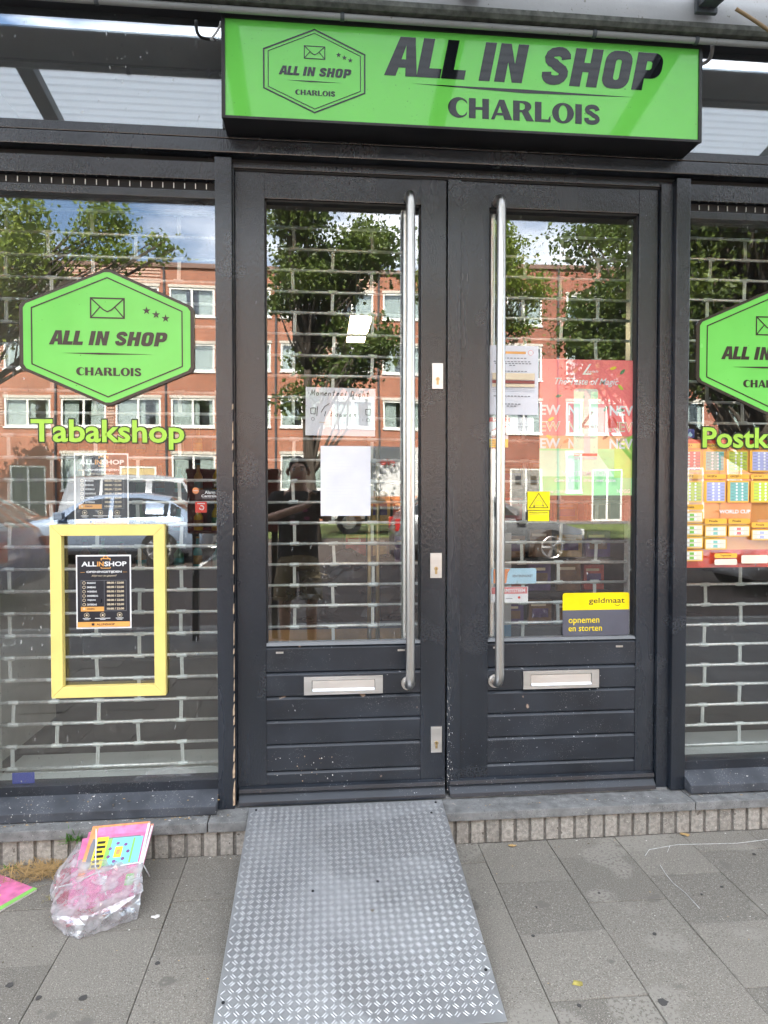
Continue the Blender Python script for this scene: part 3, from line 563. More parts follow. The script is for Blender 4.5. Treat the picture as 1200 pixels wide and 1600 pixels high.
sp('sign_trim', MB().box(SX0 - .014, SX0, SY - .006, SY + .008, SZ0 - .010, SZ1 + .016, 'black_metal').box(SX1, SX1 + .014, SY - .006, SY + .008, SZ0 - .010, SZ1 + .016, 'black_metal').box(SX0, SX1, SY - .006, SY + .008, SZ0 - .010, SZ0, 'black_metal').box(SX0, SX1, SY - .006, SY + .008, SZ1, SZ1 + .016, 'black_metal'))
sp('face_panel', MB().box(SX0, SX1, SY, SY + .005, SZ0, SZ1, 'green_sign'))
t = MB()
lx0, lx1, _, _ = RC(600, 60, 1036, 140, SY)
put(t, heavy_geo('ALL IN SHOP'), lx0, lx1, 3.162, 3.318, SY - .0012, 'sign_ink')
a, b, _, _ = RC(700, 160, 937, 190, SY)
put(t, heavy_geo('CHARLOIS', 0, WIDE), a, b, 3.008, 3.092, SY - .0012, 'sign_ink')
a, b, _, _ = RC(643, 140, 990, 150, SY)
t.poly([(a, 3.135), ((a + b) / 2, 3.122), (b, 3.131), ((a + b) / 2, 3.137)], SY - .0012, 'sign_ink')
sp('lettering', t)
t = MB(); a, b, c, e = RC(411, 45, 571, 178, SY)
shop_logo(t, (a + b) / 2, 3.161, (b - a) / 2, SY, 'sign_ink'); sp('emblem', t)
# cables beside the sign
def cable(name, label, pts, r, m):
    o = MB().tube(pts, r, m, 8).build(name, None, 0, True); tag(o, label, 'cable'); return o
def bez(p0, p1, p2, p3, n=14):
    p = [Vector(q) for q in (p0, p1, p2, p3)]; return [tuple(p[0] * (1 - t) ** 3 + p[1] * 3 * t * (1 - t) ** 2 + p[2] * 3 * t * t * (1 - t) + p[3] * t ** 3) for t in [i / n for i in range(n + 1)]]
a = P(306, 32, -.1); b = P(337, 62, -.05)
cable('black_cable', 'short black cable looping from the conduit to the left side of the green sign', bez(a, a + np.array([0, 0, -.07]), b + np.array([-.06, 0, 0]), b), .006, 'rubber')
a = P(345, 34, -.1); b = P(340, 62, -.05)
cable('white_cable', 'thin white cable with a small plug beside the left end of the green sign', bez(a, a + np.array([-.01, 0, -.06]), b + np.array([-.06, 0, -.01]), b) , .004, 'strap_white')
a = P(1113, 70, -.12); b = P(1094, 100, -.05)
cable('grey_cable', 'grey cable curling down from the conduit to the right side of the green sign', bez(a, a + np.array([0, 0, -.04]), b + np.array([.05, 0, .01]), b), .008, 'cable_grey')
a = P(1150, 14, -.235); b = P(1215, 58, -.235)
cable('tan_cable', 'stiff tan cable running along the pale beam beside a canopy arm', bez(a, a * .7 + b * .3 + np.array([0, 0, .004]), a * .3 + b * .7 + np.array([0, 0, .006]), b), .007, 'cable_tan')

# ================================================================== SIGNS AND NOTICES ON THE GLASS
def hex_sign(cx, cz_, label):
    hw = .352; o = thing('hexagon_sign', label, 'sign', (cx, GY, cz_), 'hexagon signs on the windows')
    def hx(s): 
        c = [(0, .815), (1, .38), (1, -.38), (0, -.815), (-1, -.38), (-1, .38)]; out = []
        for i in range(6):
            p = Vector(c[i]) * s * hw; a_ = Vector(c[i - 1]) * s * hw; b_ = Vector(c[(i + 1) % 6]) * s * hw
            for d_ in (a_, b_): out.append(tuple(p + (d_ - p).normalized() * .012))
        return out
    MB().prism(hx(1), -.012, -.0045, 'hex_ink').build('backing', o); MB().poly(hx(.955), -.0128, 'hex_green').build('face', o)
    t = MB(); shop_logo(t, 0, 0, hw * .955, -.0128, 'hex_ink', frame=False); t.build('emblem', o); return o
hex_sign(-.880, 2.130, 'green hexagon sign on the window above the word Tabakshop')
hex_sign(2.045, 2.125, 'green hexagon sign on the window above the word starting with Postk')
def letters(name, label, body, u0, v0, u1, v1, x1=None):
    a, b, c, e = RC(u0, v0, u1, v1, GY - .006)
    if x1: b = x1
    o = thing(name, label, 'lettering', (a, GY, c))
    t = MB(); put(t, text_geo(body, .052), a - .006, b + .006, c - .006, e + .006, GY - .0045, 'lime_outline'); q = t.build('outline', o); q.matrix_parent_inverse = Matrix.Translation((-a, -GY, -c))
    t = MB(); put(t, text_geo(body, .022), a, b, c, e, GY - .006, 'lime'); q = t.build('face', o); q.matrix_parent_inverse = Matrix.Translation((-a, -GY, -c))
letters('window_lettering', 'lime green adhesive word Tabakshop with dark outline on the window', 'Tabakshop', 48, 656, 288, 702)
letters('window_lettering', 'lime green adhesive word starting Postk with dark outline on the window', 'Postkantoor', 1098, 668, 1200, 700, 2.44)
# sheets: a panel thing with print
class Sheet:
    def __init__(s, name, label, cat, rect, y, base, thick=.0012, round_=0, tilt=0, px=True, group=None):
        s.x0, s.x1, s.z0, s.z1 = RC(*rect, y) if px else rect
        s.w, s.h = s.x1 - s.x0, s.z1 - s.z0; s.o = thing(name, label, cat, ((s.x0 + s.x1) / 2, y, s.z0), group)
        s.o.rotation_euler = (0, tilt, 0); s.t = MB(); s.k = 0
        b = MB()
        if round_: b.prism([(a - s.w / 2, c) for a, c in rrect(0, 0, s.w, s.h, round_)], 0, thick, base)
        else: b.box(-s.w / 2, s.w / 2, 0, thick, 0, s.h, base)
        b.build('sheet', s.o)
    def X(s, f): return (f - .5) * s.w
    def Z(s, f): return (1 - f) * s.h
    def lay(s): s.k += 1; return -.0004 - .00006 * s.k
    def rect(s, a, b, c, e, m): s.t.quad(s.X(a), s.X(c), s.Z(e), s.Z(b), s.lay(), m)
    def rrect(s, a, b, c, e, r, m): s.t.poly(rrect(s.X(a), s.Z(e), s.X(c), s.Z(b), r), s.lay(), m)
    def text(s, body, a, b, c, e, m, bold=0, shear=0): text(s.t, body, s.X(a), s.X(c), s.Z(e), s.Z(b), s.lay(), m, bold, shear)
    def put(s, geo, a, b, c, e, m): put(s.t, geo, s.X(a), s.X(c), s.Z(e), s.Z(b), s.lay(), m)
    def line(s, pts, w, m, closed=False): s.t.line([(s.X(a), s.Z(b)) for a, b in pts], w, s.lay(), m, closed)
    def poly(s, pts, m): s.t.poly([(s.X(a), s.Z(b)) for a, b in pts], s.lay(), m)
    def circ(s, a, b, r, m, n=16): s.t.poly([(s.X(a) + r * math.cos(2 * math.pi * i / n), s.Z(b) + r * math.sin(2 * math.pi * i / n)) for i in range(n)], s.lay(), m)
    def done(s): s.t.build('print', s.o)
OUT, INN = GY - .005, GY + .008
def hours(label, rect, y):
    s = Sheet('opening_hours', label, 'notice', rect, y, 'ink_white'); s.rect(.025, .02, .975, .975, 'poster_dark')
    s.line([(.46, .075), (.46, .05), (.62, .05), (.62, .075)], .004, 'ink_orange'); s.t.line(arc(s.X(.54), s.Z(.05), s.w * .045, s.w * .045, 0, 180), .004, s.lay(), 'ink_orange'); s.line([(.45, .165), (.46, .18), (.62, .18), (.63, .165)], .003, 'ink_orange')
    s.text('ALL', .1, .09, .375, .155, 'ink_white', .03); s.text('IN', .385, .09, .505, .155, 'ink_orange', .03); s.text('SHOP', .515, .09, .92, .155, 'ink_white', .03)
    s.text('OPENINGSTIJDEN', .19, .215, .83, .25, 'ink_white', .03); s.rect(.08, .232, .16, .236, 'ink_orange'); s.rect(.85, .232, .93, .236, 'ink_orange'); s.text('Altijd voor jou geopend!', .28, .268, .74, .3, 'ink_sand', 0, .4)
    s.line([(.09, .345), (.91, .345), (.91, .76), (.09, .76)], .0012, 'ink_grey', True); s.line([(.51, .345), (.51, .76)], .0012, 'ink_grey')
    for i, dname in enumerate(('MAANDAG', 'DINSDAG', 'WOENSDAG', 'DONDERDAG', 'VRIJDAG', 'ZATERDAG', 'ZONDAG')):
        zz = .36 + .0585 * i
        if i == 6: s.rect(.085, zz - .01, .505, zz + .052, 'ink_orange')
        s.circ(.145, zz + .018, .0065, 'ink_sand' if i < 6 else 'ink_orange'); s.circ(.145, zz + .018, .0048, 'poster_dark' if i < 6 else 'ink_sand')
        s.text(dname, .2, zz + .006, .2 + .022 * len(dname), zz + .03, 'ink_white' if i < 6 else 'poster_dark', .03); s.text('08:00 / 22:00' if i < 6 else '10:00 / 22:00', .56, zz + .004, .87, zz + .032, 'ink_sand', .03)
    for i, x in enumerate((.19, .48, .79)):
        s.circ(x, .815, .0105, 'ink_sand'); s.circ(x, .815, .009, 'poster_dark'); s.circ(x, .815, .004, 'ink_sand'); s.rect(x - .07 - .07 * (i == 1), .855, x + .07 + .07 * (i == 1), .862, 'ink_white'); s.rect(x - .05, .872, x + .05, .878, 'ink_white')
    s.rect(.025, .905, .975, .975, 'ink_orange'); s.text('ALLINSHOP', .37, .925, .70, .955, 'poster_dark', .02); s.rect(.28, .925, .33, .955, 'poster_dark'); s.done()
hours('small opening hours notice held inside the yellow picture frame', (119, 867, 205, 982), GY - .006)
hours('faded opening hours notice just above the yellow picture frame', (116, 708, 201, 822), INN)
# yellow picture frame
yx0, yx1, yz0, yz1 = -1.112, -.650, .632, 1.352
yf = thing('picture_frame', 'bright yellow wooden picture frame fixed to the lower window', 'frame', (yx0, GY, yz0))
bw = .046
for nm, pts in (('rail', [(yx0, yz1), (yx1, yz1), (yx1 - bw, yz1 - bw), (yx0 + bw, yz1 - bw)]), ('rail', [(yx0, yz0), (yx0 + bw, yz0 + bw), (yx1 - bw, yz0 + bw), (yx1, yz0)]), ('stile', [(yx0, yz0 + .0008), (yx0, yz1 - .0008), (yx0 + bw, yz1 - bw - .0008), (yx0 + bw, yz0 + bw + .0008)]), ('stile', [(yx1, yz0 + .0008), (yx1 - bw, yz0 + bw + .0008), (yx1 - bw, yz1 - bw - .0008), (yx1, yz1 - .0008)])):
    q = MB().prism(pts, GY - .038, GY - .004, 'yellow_frame').build(nm, yf, .002); q.matrix_parent_inverse = Matrix.Translation((-yx0, -GY, -yz0)); recalc(q.data)
# handwritten note
s = Sheet('handwritten_note', 'white paper with handwriting Momenteel Dicht taped inside the door glass', 'note', (477, 606, 586, 681), DY + .04, 'white_paper', tilt=.012)
HW = dict(M=[[(0, 0), (.15, 1), (.4, .3), (.75, 1), (.8, 0)]], o=[[(.5, .5), (.2, .55), (.05, .25), (.2, 0), (.45, .1), (.5, .45)]], m=[[(0, 0), (.05, .5), (.3, .5), (.3, .05), (.35, .5), (.6, .5), (.62, 0)]], e=[[(.05, .28), (.5, .35), (.4, .55), (.1, .45), (.05, .1), (.5, .05)]], n=[[(0, 0), (.05, .5), (.4, .5), (.45, 0)]], t=[[(.3, 1), (.2, .05), (.4, 0)], [(.05, .6), (.5, .65)]], l=[[(.3, 1.0), (.15, 0)]], D=[[(.1, 1), (.05, 0), (.6, .2), (.6, .75), (.05, 1)]], i=[[(.15, .5), (.12, 0)]], c=[[(.5, .5), (.1, .4), (.1, .05), (.5, .05)]], h=[[(.15, 1), (.05, 0), (.1, .45), (.45, .5), (.45, 0)]], B=[[(.1, 0), (.2, 1), (.6, .85), (.25, .55), (.6, .3), (.1, 0)]], u=[[(.05, .5), (.1, 0), (.45, .1), (.5, .5), (.5, 0)]], w=[[(0, .5), (.15, 0), (.3, .4), (.45, 0), (.6, .5)]], a=[[(.5, .5), (.1, .4), (.1, .05), (.45, .1), (.5, .5), (.52, 0)]], g=[[(.5, .5), (.1, .4), (.1, .1), (.5, .1), (.5, .5), (.45, -.4), (.1, -.3)]])
def hand(word, a, b, sz, adv, m):
    x = a
    for ch in word:
        if ch == ' ': x += adv; continue
        for st in HW[ch]: s.line([(x + q[0] * sz * .8 + q[1] * sz * .12, b - q[1] * sz * 1.3) for q in st], .0030, m)
        x += adv * (1.3 if ch in 'MDBw' else .55 if ch in 'il' else 1)
hand('Momenteel Dicht', .07, .17, .085, .058, 'ink_black')
hand('l Bouwem', .26, .60, .08, .058, 'ink_black')
for x in (.07, .86): s.line([(x, .44), (x + .07, .43), (x + .065, .56), (x + .005, .55)], .0026, 'ink_black', True); s.t.line([(s.X(x + .035) + .007 * math.cos(k), s.Z(.66) + .007 * math.sin(k)) for k in [i * .7 for i in range(9)]], .0013, s.lay(), 'ink_black', True)
s.line([(.16, .6), (.17, .4)], .0026, 'ink_black'); s.line([(.22, .52), (.27, .4), (.34, .33)], .0026, 'ink_black'); s.rect(.2, .72, .28, .735, 'ink_sand'); s.done()
s = Sheet('blank_sheet', 'blank white paper sheet in a plastic sleeve on the left door glass', 'paper', (501, 697, 579, 806), DY + .021, 'white_paper')
for i in range(14): s.rect(.12, .2 + .045 * i, .5 + .3 * ((i * 7) % 5) / 5, .2025 + .045 * i, 'white_glossy')
s.done()
IN2 = DY + .038; O2 = DY + .021
s = Sheet('info_sheet', 'printed information sheet with tan and maroon table behind the right door handle', 'notice', (765, 540, 841, 648), O2, 'white_paper')
s.rect(.2, .085, .74, .12, 'ink_orange'); s.circ(.84, .1, .012, 'ink_red'); s.circ(.84, .1, .0105, 'ink_white')
for zz, a, b in ((.18, .28, .8), (.23, .08, .9), (.258, .1, .87), (.285, .4, .58), (.37, .15, .82), (.73, .08, .9), (.845, .3, .68), (.875, .35, .6)):
    n_ = int((b - a) / .07)
    for i in range(n_): s.rect(a + .07 * i, zz - .004, a + .07 * i + .05, zz + .008, 'ink_grey')
s.rect(.05, .4, .92, .495, 'ink_sand'); s.rect(.05, .505, .92, .55, 'ink_maroon'); s.rect(.05, .555, .92, .6, 'ink_sand')
for zz in (.615, .64, .665): s.rect(.05, zz, .92, zz + .003, 'ink_grey')
s.done()
# drink poster
s = Sheet('drink_poster', 'red and green drink poster with a pale can inside the right door', 'poster', (843, 562, 989, 774), IN2, 'pink_lw')
pm('lw_mid', (.78, .45, .22), .35, var=.2, scale=5); pm('lw_low', (.3, .8, .34), .35, var=.15, scale=5); pm('lw_lime', (.36, .72, .12), .35)
s.rect(0, .56, 1, .66, 'lw_mid'); s.rect(0, .655, 1, 1, 'lw_low'); s.poly([(0, .67), (.6, .67), (.8, .86), (0, .86)], 'pale_green'); s.poly([(.8, .62), (1, .55), (1, .87), (.8, .87)], 'lw_lime')
s.text('The Taste of Magic', .16, .135, .84, .2, 'ink_white', .012, .35); s.text('L', .45, .03, .55, .11, 'ink_white', 0, .5); s.text('avish', .5, .075, .62, .095, 'ink_white', 0, .3)
for zz, fill in ((.335, 1), (.455, 0), (.58, 1)):
    for wx, body in ((-.0, 'EW'), (.3, 'NEW'), (.74, 'NEV')):
        wd = .22 if body == 'EW' else .26
        s.text(body, wx + .005, zz, wx + wd, zz + .075, 'ink_white', .03)
        if not fill: s.text(body, wx + .012, zz + .005, wx + wd - .006, zz + .07, 'lw_mid', .004)
s.rrect(.36, .215, .62, .735, .012, 'pale_green'); s.rect(.47, .22, .54, .72, 'can_silver'); s.rect(.365, .69, .615, .71, 'ink_red'); s.rect(.37, .715, .61, .735, 'can_silver'); s.rect(.37, .218, .61, .235, 'can_silver')
s.text('L', .42, .38, .58, .5, 'ink_maroon', 0, .5); s.text('avish', .47, .475, .62, .505, 'ink_maroon', .01, .2); s.text('Watermelon', .38, .565, .6, .58, 'ink_grey')
s.text('WATERMELON', .24, .82, .74, .855, 'ink_white', .01); s.text('Geniet, maar drink met mate.', .16, .875, .82, .905, 'ink_white', .02, .3); s.text('www.drinklavish.nl', .03, .955, .46, .985, 'ink_white'); s.text('NDGG', .83, .955, .97, .982, 'ink_white', .02)
for (x, z, c, a_) in ((.78, .06, 'mag_yellow', .3), (.88, .085, 'pack_green', .8), (.86, .2, 'wc_lime', -.8), (.79, .3, 'mag_yellow', .4), (.86, .37, 'pack_green', .2), (.7, .36, 'pack_green', .9), (.2, .27, 'pack_green', .2), (.12, .44, 'mag_yellow', .5), (.1, .57, 'mag_yellow', -.4), (.28, .6, 'mag_orange', .6), (.7, .57, 'pack_brown', .6), (.87, .59, 'pack_green', .8)):
    s.t.poly([(s.X(x) + .016 * math.cos(k) * math.cos(a_) - .007 * math.sin(k) * math.sin(a_), s.Z(z) + .016 * math.cos(k) * math.sin(a_) + .007 * math.sin(k) * math.cos(a_)) for k in [i * .628 for i in range(10)]], s.lay(), c)
s.t.poly(arc(s.X(.77), s.Z(.5), .026, .05, 0, 180), s.lay(), 'ink_red'); s.t.poly(arc(s.X(.78), s.Z(.28), .02, .035, 0, 360, 12)[:-1], s.lay(), 'pink_lw'); s.done()
# money machine sticker
s = Sheet('cash_sticker', 'yellow and grey rounded sticker reading geldmaat on the right door', 'sticker', (879, 926, 983, 993), O2, 'geld_grey', round_=.012)
s.t.poly([(a - s.w / 2, c) for a, c in [(0, s.h * .6), (s.w, s.h * .6)] + arc(s.w - .012, s.h - .012, .012, .012, 0, 90, 5) + arc(.012, s.h - .012, .012, .012, 90, 180, 5)], s.lay(), 'geld_yellow')
s.text('geldmaat', .39, .12, .93, .285, 'ink_black', .012); s.t.line(arc(s.X(.82), s.Z(.265), .013, .008, -160, -20), .0022, s.lay(), 'ink_black'); s.text('opnemen', .09, .6, .55, .75, 'geld_yellow', .004); s.text('en storten', .09, .775, .59, .89, 'geld_yellow', .004); s.done()
s = Sheet('warning_sticker', 'yellow warning triangle sticker with a second yellow label below on the door', 'sticker', (824, 768, 859, 815), O2, 'ink_black')
s.rect(.0, .0, 1, .61, 'sticker_yellow'); s.rect(.03, .635, .97, .985, 'sticker_yellow'); s.line([(.08, .54), (.5, .06), (.92, .54)], .003, 'ink_black', True); s.line([(.35, .47), (.3, .37), (.42, .3), (.55, .28), (.68, .36), (.66, .47)], .0012, 'ink_grey', True); s.rect(.27, .46, .33, .52, 'ink_black'); s.rect(.68, .44, .72, .5, 'ink_black'); s.text('WAARSCHUWING', .08, .68, .92, .72, 'ink_black', .01); s.rect(.1, .75, .9, .757, 'ink_grey'); s.done()
s = Sheet('licence_sticker', 'pale blue and orange rounded sticker reading kentekenloket on the right door', 'sticker', (768, 888, 838, 912), IN2, 'ink_skyblue', round_=.008)
s.poly([(.04, .03), (.42, .03), (.36, .3), (.33, .97), (.04, .97)], 'mag_orange'); s.poly([(.08, .6), (.2, .3), (.2, .6)], 'ink_white'); s.text('KENTEKENLOKET', .47, .42, .92, .58, 'ink_grey', .02); s.done()
s = Sheet('alarm_sticker', 'small white and red alarm system sticker below the pale blue one', 'sticker', (767, 917, 825, 941), IN2, 'ink_white')
s.rect(.02, .02, .98, .45, 'wc_rose'); s.text('ALARMSYSTEEM', .12, .12, .92, .36, 'ink_white', .03); s.circ(.76, .7, .006, 'ink_red'); s.rect(.4, .74, .58, .78, 'ink_grey'); s.done()
s = Sheet('photo_sticker', 'white rounded sticker with red corner mark under the information sheet', 'sticker', (763, 652, 834, 676), IN2, 'ink_white', round_=.008)
s.rect(.02, .02, .48, .3, 'ink_red'); s.text('Erkend', .1, .06, .3, .24, 'ink_white', .02); s.text('RDW', .3, .4, .49, .62, 'ink_grey', .01); s.text('Fotograaf', .58, .36, .8, .5, 'ink_grey'); s.text('pasfoto-service', .58, .56, .96, .68, 'ink_grey'); s.poly([(.06, .9), (.2, .6), (.45, .55), (.25, .8)], 'ink_red'); s.done()
s = Sheet('handicap_sticker', 'small yellow and white sticker half hidden by the right pull bar', 'sticker', (760, 680, 794, 699), IN2, 'ink_white')
s.rect(0, .32, 1, 1, 'mag_yellow'); s.text('Handicap', .08, .06, .7, .28, 'ink_black', .03)
for i in range(4): s.rect(.08, .42 + .13 * i, .6, .46 + .13 * i, 'ink_grey')
s.done()
s = Sheet('alarm_notice', 'black strip sticker reading Alarm Centrale with an orange disc beside the post', 'sticker', (305, 765, 342, 781), INN, 'ink_black')
s.text('Alarm', .4, .1, .85, .42, 'ink_white', .03); s.text('Centrale', .26, .48, .9, .76, 'ink_white', .03); s.rect(.3, .84, .85, .88, 'ink_grey'); s.circ(.02, .1, .014, 'mag_orange'); s.rect(-.08, .08, .12, .14, 'ink_white'); s.done()
s = Sheet('pay_sticker', 'small square red sticker with a white mark below the alarm strip', 'sticker', (305, 784, 323, 801), INN, 'ink_red')
s.rect(.18, .12, .85, .2, 'ink_white'); s.line([(.35, .55), (.42, .68), (.55, .68)], .004, 'ink_white'); s.t.line(arc(s.X(.55), s.Z(.55), .009, .009, -90, 120), .004, s.lay(), 'ink_white'); s.done()
tag(MB().box(*[q for q in (lambda r: (r[0], r[1], INN, INN + .001, r[2], r[3]))(RC(19, 1207, 54, 1225, INN))], 'ink_blue').build('blue_sticker'), 'plain dark blue sticker at the bottom corner of the window', 'sticker')
s = Sheet('delft_sticker', 'blue and white square sticker above the orange tournament poster', 'sticker', (1071, 670, 1085, 684), INN, 'ink_blue'); s.poly([(.2, .8), (.5, .3), (.8, .7), (.6, .9)], 'ink_skyblue'); s.done()
# tournament chart
s = Sheet('tournament_poster', 'orange world cup match chart poster inside the window with Postk lettering', 'poster', (1.622, 2.30, 1.142, 1.728), INN, 'wc_orange', px=False)
s.rect(0, .86, 1, 1, 'wc_red'); s.rect(0, 0, 1, .03, 'wc_red')
cols = ['wc_rose', 'wc_teal', 'wc_lime', 'wc_blue', 'wc_teal', 'wc_lime']
for r_ in range(2):
    for i in range(6):
        a = .01 + .165 * i; z0 = .08 + .24 * r_
        s.rrect(a, z0 - .05, a + .155, z0 - .015, .004, 'wc_amber'); s.text('GROEP ' + 'ABCDEFGHIJKL'[i + 6 * r_], a + .02, z0 - .042, a + .09, z0 - .026, 'ink_black', .02)
        s.rrect(a, z0, a + .155, z0 + .17, .006, 'wc_amber'); s.rect(a + .02, z0 + .012, a + .148, z0 + .158, cols[(i + r_ * 2) % 6])
        for k in range(6):
            zz = z0 + .024 + .0245 * k; s.rect(a + .025, zz - .0015, a + .05, zz + .0015, 'ink_grey'); s.rect(a + .12, zz - .0015, a + .145, zz + .0015, 'ink_grey'); s.circ(a + .066, zz, .0052, 'ink_white', 10); s.circ(a + .106, zz, .0052, 'ink_white', 10)
for (ci, zs, cc) in ((0, (.56, .66, .76, .86), 'wc_green'), (1, (.67, .77), 'wc_teal'), (2, (.67,), 'wc_rose'), (3, (.7,), 'wc_blue'), (4, (.67, .77), 'wc_teal'), (5, (.56, .66, .76, .86), 'wc_green')):
    a = .01 + .165 * ci
    s.rrect(a, zs[0] - .055, a + .155, zs[0] - .015, .005, 'wc_amber'); s.text('Finale', a + .03, zs[0] - .045, a + .09, zs[0] - .028, 'ink_black', .02)
    for zz in zs:
        s.rrect(a, zz, a + .155, zz + .085, .006, 'wc_amber'); s.rect(a + .008, zz + .008, a + .147, zz + .077, 'wc_pale')
        for k in (0, 1):
            s.rect(a + .06, zz + .016 + .033 * k, a + .09, zz + .036 + .033 * k, cc); s.circ(a + .05, zz + .026 + .033 * k, .006, 'ink_white', 10); s.circ(a + .1, zz + .026 + .033 * k, .006, 'ink_white', 10); s.rect(a + .012, zz + .038 + .033 * k, a + .14, zz + .0395 + .033 * k, 'ink_grey')
s.text('WORLD CUP', .27, .545, .49, .575, 'ink_white', .03); s.rrect(.24, .885, .4, .92, .005, 'wc_amber'); s.text('Topscorer', .28, .893, .36, .912, 'ink_black', .02); s.rrect(.24, .93, .4, .975, .006, 'wc_pale'); s.rrect(.43, .9, .62, .965, .006, 'wc_pale'); s.done()

# ================================================================== ROLLER SHUTTERS
lk = MB().box(-.0072, -.003, -.004, .004, .0085, .0915, 'galv_link').box(-.003, .003, .0, .003, .0085, .0915, 'galv_link').box(.003, .0072, -.004, .004, .0085, .0915, 'galv_link')
for z in (0, .1): lk.tube([(-.022, 0, z), (.022, 0, z)], .0098, 'galv_link', 8)
def shutter(x0, x1, y, zb, n, phase, label):
    o = thing('roller_shutter', label, 'shutter', (x0, y, zb), 'tube grille shutters behind the glass')
    me = MB().tube([(0, 0, 0), (x1 - x0, 0, 0)], .0070, 'galv', 10)
    t0 = me.build('tube', o, 0, True); lk0 = lk.build('link', o); used = False
    for k in range(n):
        dz = rnd.uniform(-.0015, .0015); sl_ = rnd.uniform(-.003, .003)
        if k: inst(t0, 'tube', o, (0, 0, .1 * k + dz), (0, sl_, 0))
        if k == n - 1: continue
        x = (phase if k % 2 else phase + .186) % .372
        while x < x1 - x0 - .02:
            if x > .02:
                if not used: lk0.location = (x, 0, .1 * k); used = True
                else: inst(lk0, 'link', o, (x + rnd.uniform(-.006, .006), 0, .1 * k), (0, rnd.uniform(-.05, .05), 0))
            x += .372
    MB().box(-.01, 0.03, -.02, .03, -.12, .1 * n, 'galv').build('guide_rail', o); MB().box(x1 - x0 - .03, x1 - x0 + .01, -.02, .03, -.12, .1 * n, 'galv').build('guide_rail', o)
    MB().box(.0, x1 - x0, -.005, .006, -.03, -.018, 'galv').build('bottom_bar', o)
shutter(-1.47, -.385, .28, .242, 26, .274, 'galvanised tube grille behind the window with the yellow frame')
shutter(-.33, .54, .38, .142, 27, .205, 'galvanised tube grille behind the left door glass')
shutter(.62, 1.56, .38, .142, 27, .19, 'galvanised tube grille behind the right door glass')
shutter(1.60, 2.64, .30, .232, 26, .296, 'galvanised tube grille behind the window with Postk lettering')
for (a, b) in ((XL, PL0), (PR1, XR)): part('inner_sill', MB().box(a, b, .115, .5, .15, .222, 'sill_int'), bevel=.004)

# ================================================================== INTERIOR
def room(name, mb): o = mb.build(name); tag(o, kind='structure'); return o
room('floor', MB().box(-3.2, 4.2, .45, 6, .05, .15, 'floor_int')); room('ceiling', MB().box(-3.2, 4.2, .17, 6, 3.47, 3.54, 'ceil_int'))
room('wall_back', MB().box(-3.2, 4.2, 6, 6.1, .1, 3.54, 'wall_int')); room('wall_left', MB().box(-3.3, -3.2, .2, 6.1, .1, 3.54, 'wall_int')); room('wall_right', MB().box(4.2, 4.3, .2, 6.1, .1, 3.54, 'wall_int'))
q = P(562, 512, 2.5)
lp = thing('ceiling_lamp', 'lit rectangular ceiling lamp glowing inside the shop', 'lamp', (q[0], 2.5, q[2]))
MB().box(-.085, .085, -.25, .25, .03, .07, 'board_white').build('housing', lp); MB().box(-.08, .08, -.24, .24, .02, .031, 'lamp').build('diffuser', lp)
MB().tube([(0, 0, .07), (0, 0, 3.47 - q[2])], .008, 'steel', 8).build('suspension', lp)
q = P(557, 531, 3.2); lp = thing('ceiling_lamp', 'second lit ceiling lamp deeper inside the shop below the first', 'lamp', (q[0], 3.2, q[2]))
MB().box(-.085, .085, -.2, .2, .03, .07, 'board_white').build('housing', lp); MB().box(-.08, .08, -.19, .19, .02, .031, 'lamp').build('diffuser', lp); MB().tube([(0, 0, .07), (0, 0, 3.47 - q[2])], .008, 'steel', 8).build('suspension', lp)
PL_ = ['packaged goods on the dark shelf rack behind the right door', 'bottle', 'packaged goods on the rack at the back behind the left door']; name_i = -1
room('partition', MB().box(-1.62, -1.58, .32, 1.3, .15, 3.47, 'sill_int'))
def rack(name, label, x0, x1, y, cols, rows, z0, dz, mats, seed, bottles=False):
    global name_i; name_i += 1
    rr = random.Random(seed); o = thing(name, label, 'rack', (x0, y, .15)); w = x1 - x0
    MB().box(0, w, .1, .13, 0, z0 + rows * dz - .15 + .1, 'shelf_dark').build('back_panel', o)
    for r_ in range(rows):
        MB().box(0, w, -.12, .1, z0 - .15 + r_ * dz - .02, z0 - .15 + r_ * dz, 'shelf_dark').build('shelf', o)
    for r_ in range(rows):
        for c_ in range(cols):
            bw_ = w / cols; hh = dz * rr.uniform(.6, .85)
            t_ = thing('packet', PL_[name_i] , 'packet', (x0 + bw_ * (c_ + .5), y + rr.uniform(-.09, -.02), z0 + r_ * dz + .001), 'packets on the rack inside the %s door' % ('right' if name_i == 0 else 'left'))
            m = mats[rr.randrange(len(mats))]; m2 = mats[rr.randrange(len(mats))]
            b_ = bw_ * rr.uniform(.72, .9) / 2
            if bottles:
                t_['label'] = 'coloured bottle on the shelf beyond the yellow frame'; t_['category'] = 'bottle'; t_['group'] = 'bottles on the back shelf'; t_.name = 'bottle'; br_ = b_ * .62
                MB().tube([(0, 0, 0), (0, 0, hh * .55), (0, 0, hh * .72), (0, 0, hh * .95)], [br_, br_, br_ * .4, br_ * .36], m, 12).build('glass', t_, 0, True); MB().tube([(0, 0, hh * .95), (0, 0, hh)], br_ * .42, m2, 10).build('cap', t_); MB().tube([(0, 0, hh * .15), (0, 0, hh * .42)], br_ * 1.02, m2, 12).build('paper_label', t_, 0, True); continue
            MB().box(-b_, b_, -.02, .02, 0, hh, m).build('pack', t_, .004); MB().box(-b_ * .7, b_ * .7, -.0215, -.02, hh * .3, hh * .65, m2).build('panel', t_); MB().box(-b_ * .8, b_ * .5, -.0222, -.0215, hh * .75, hh * .85, 'ink_sand').build('title', t_)
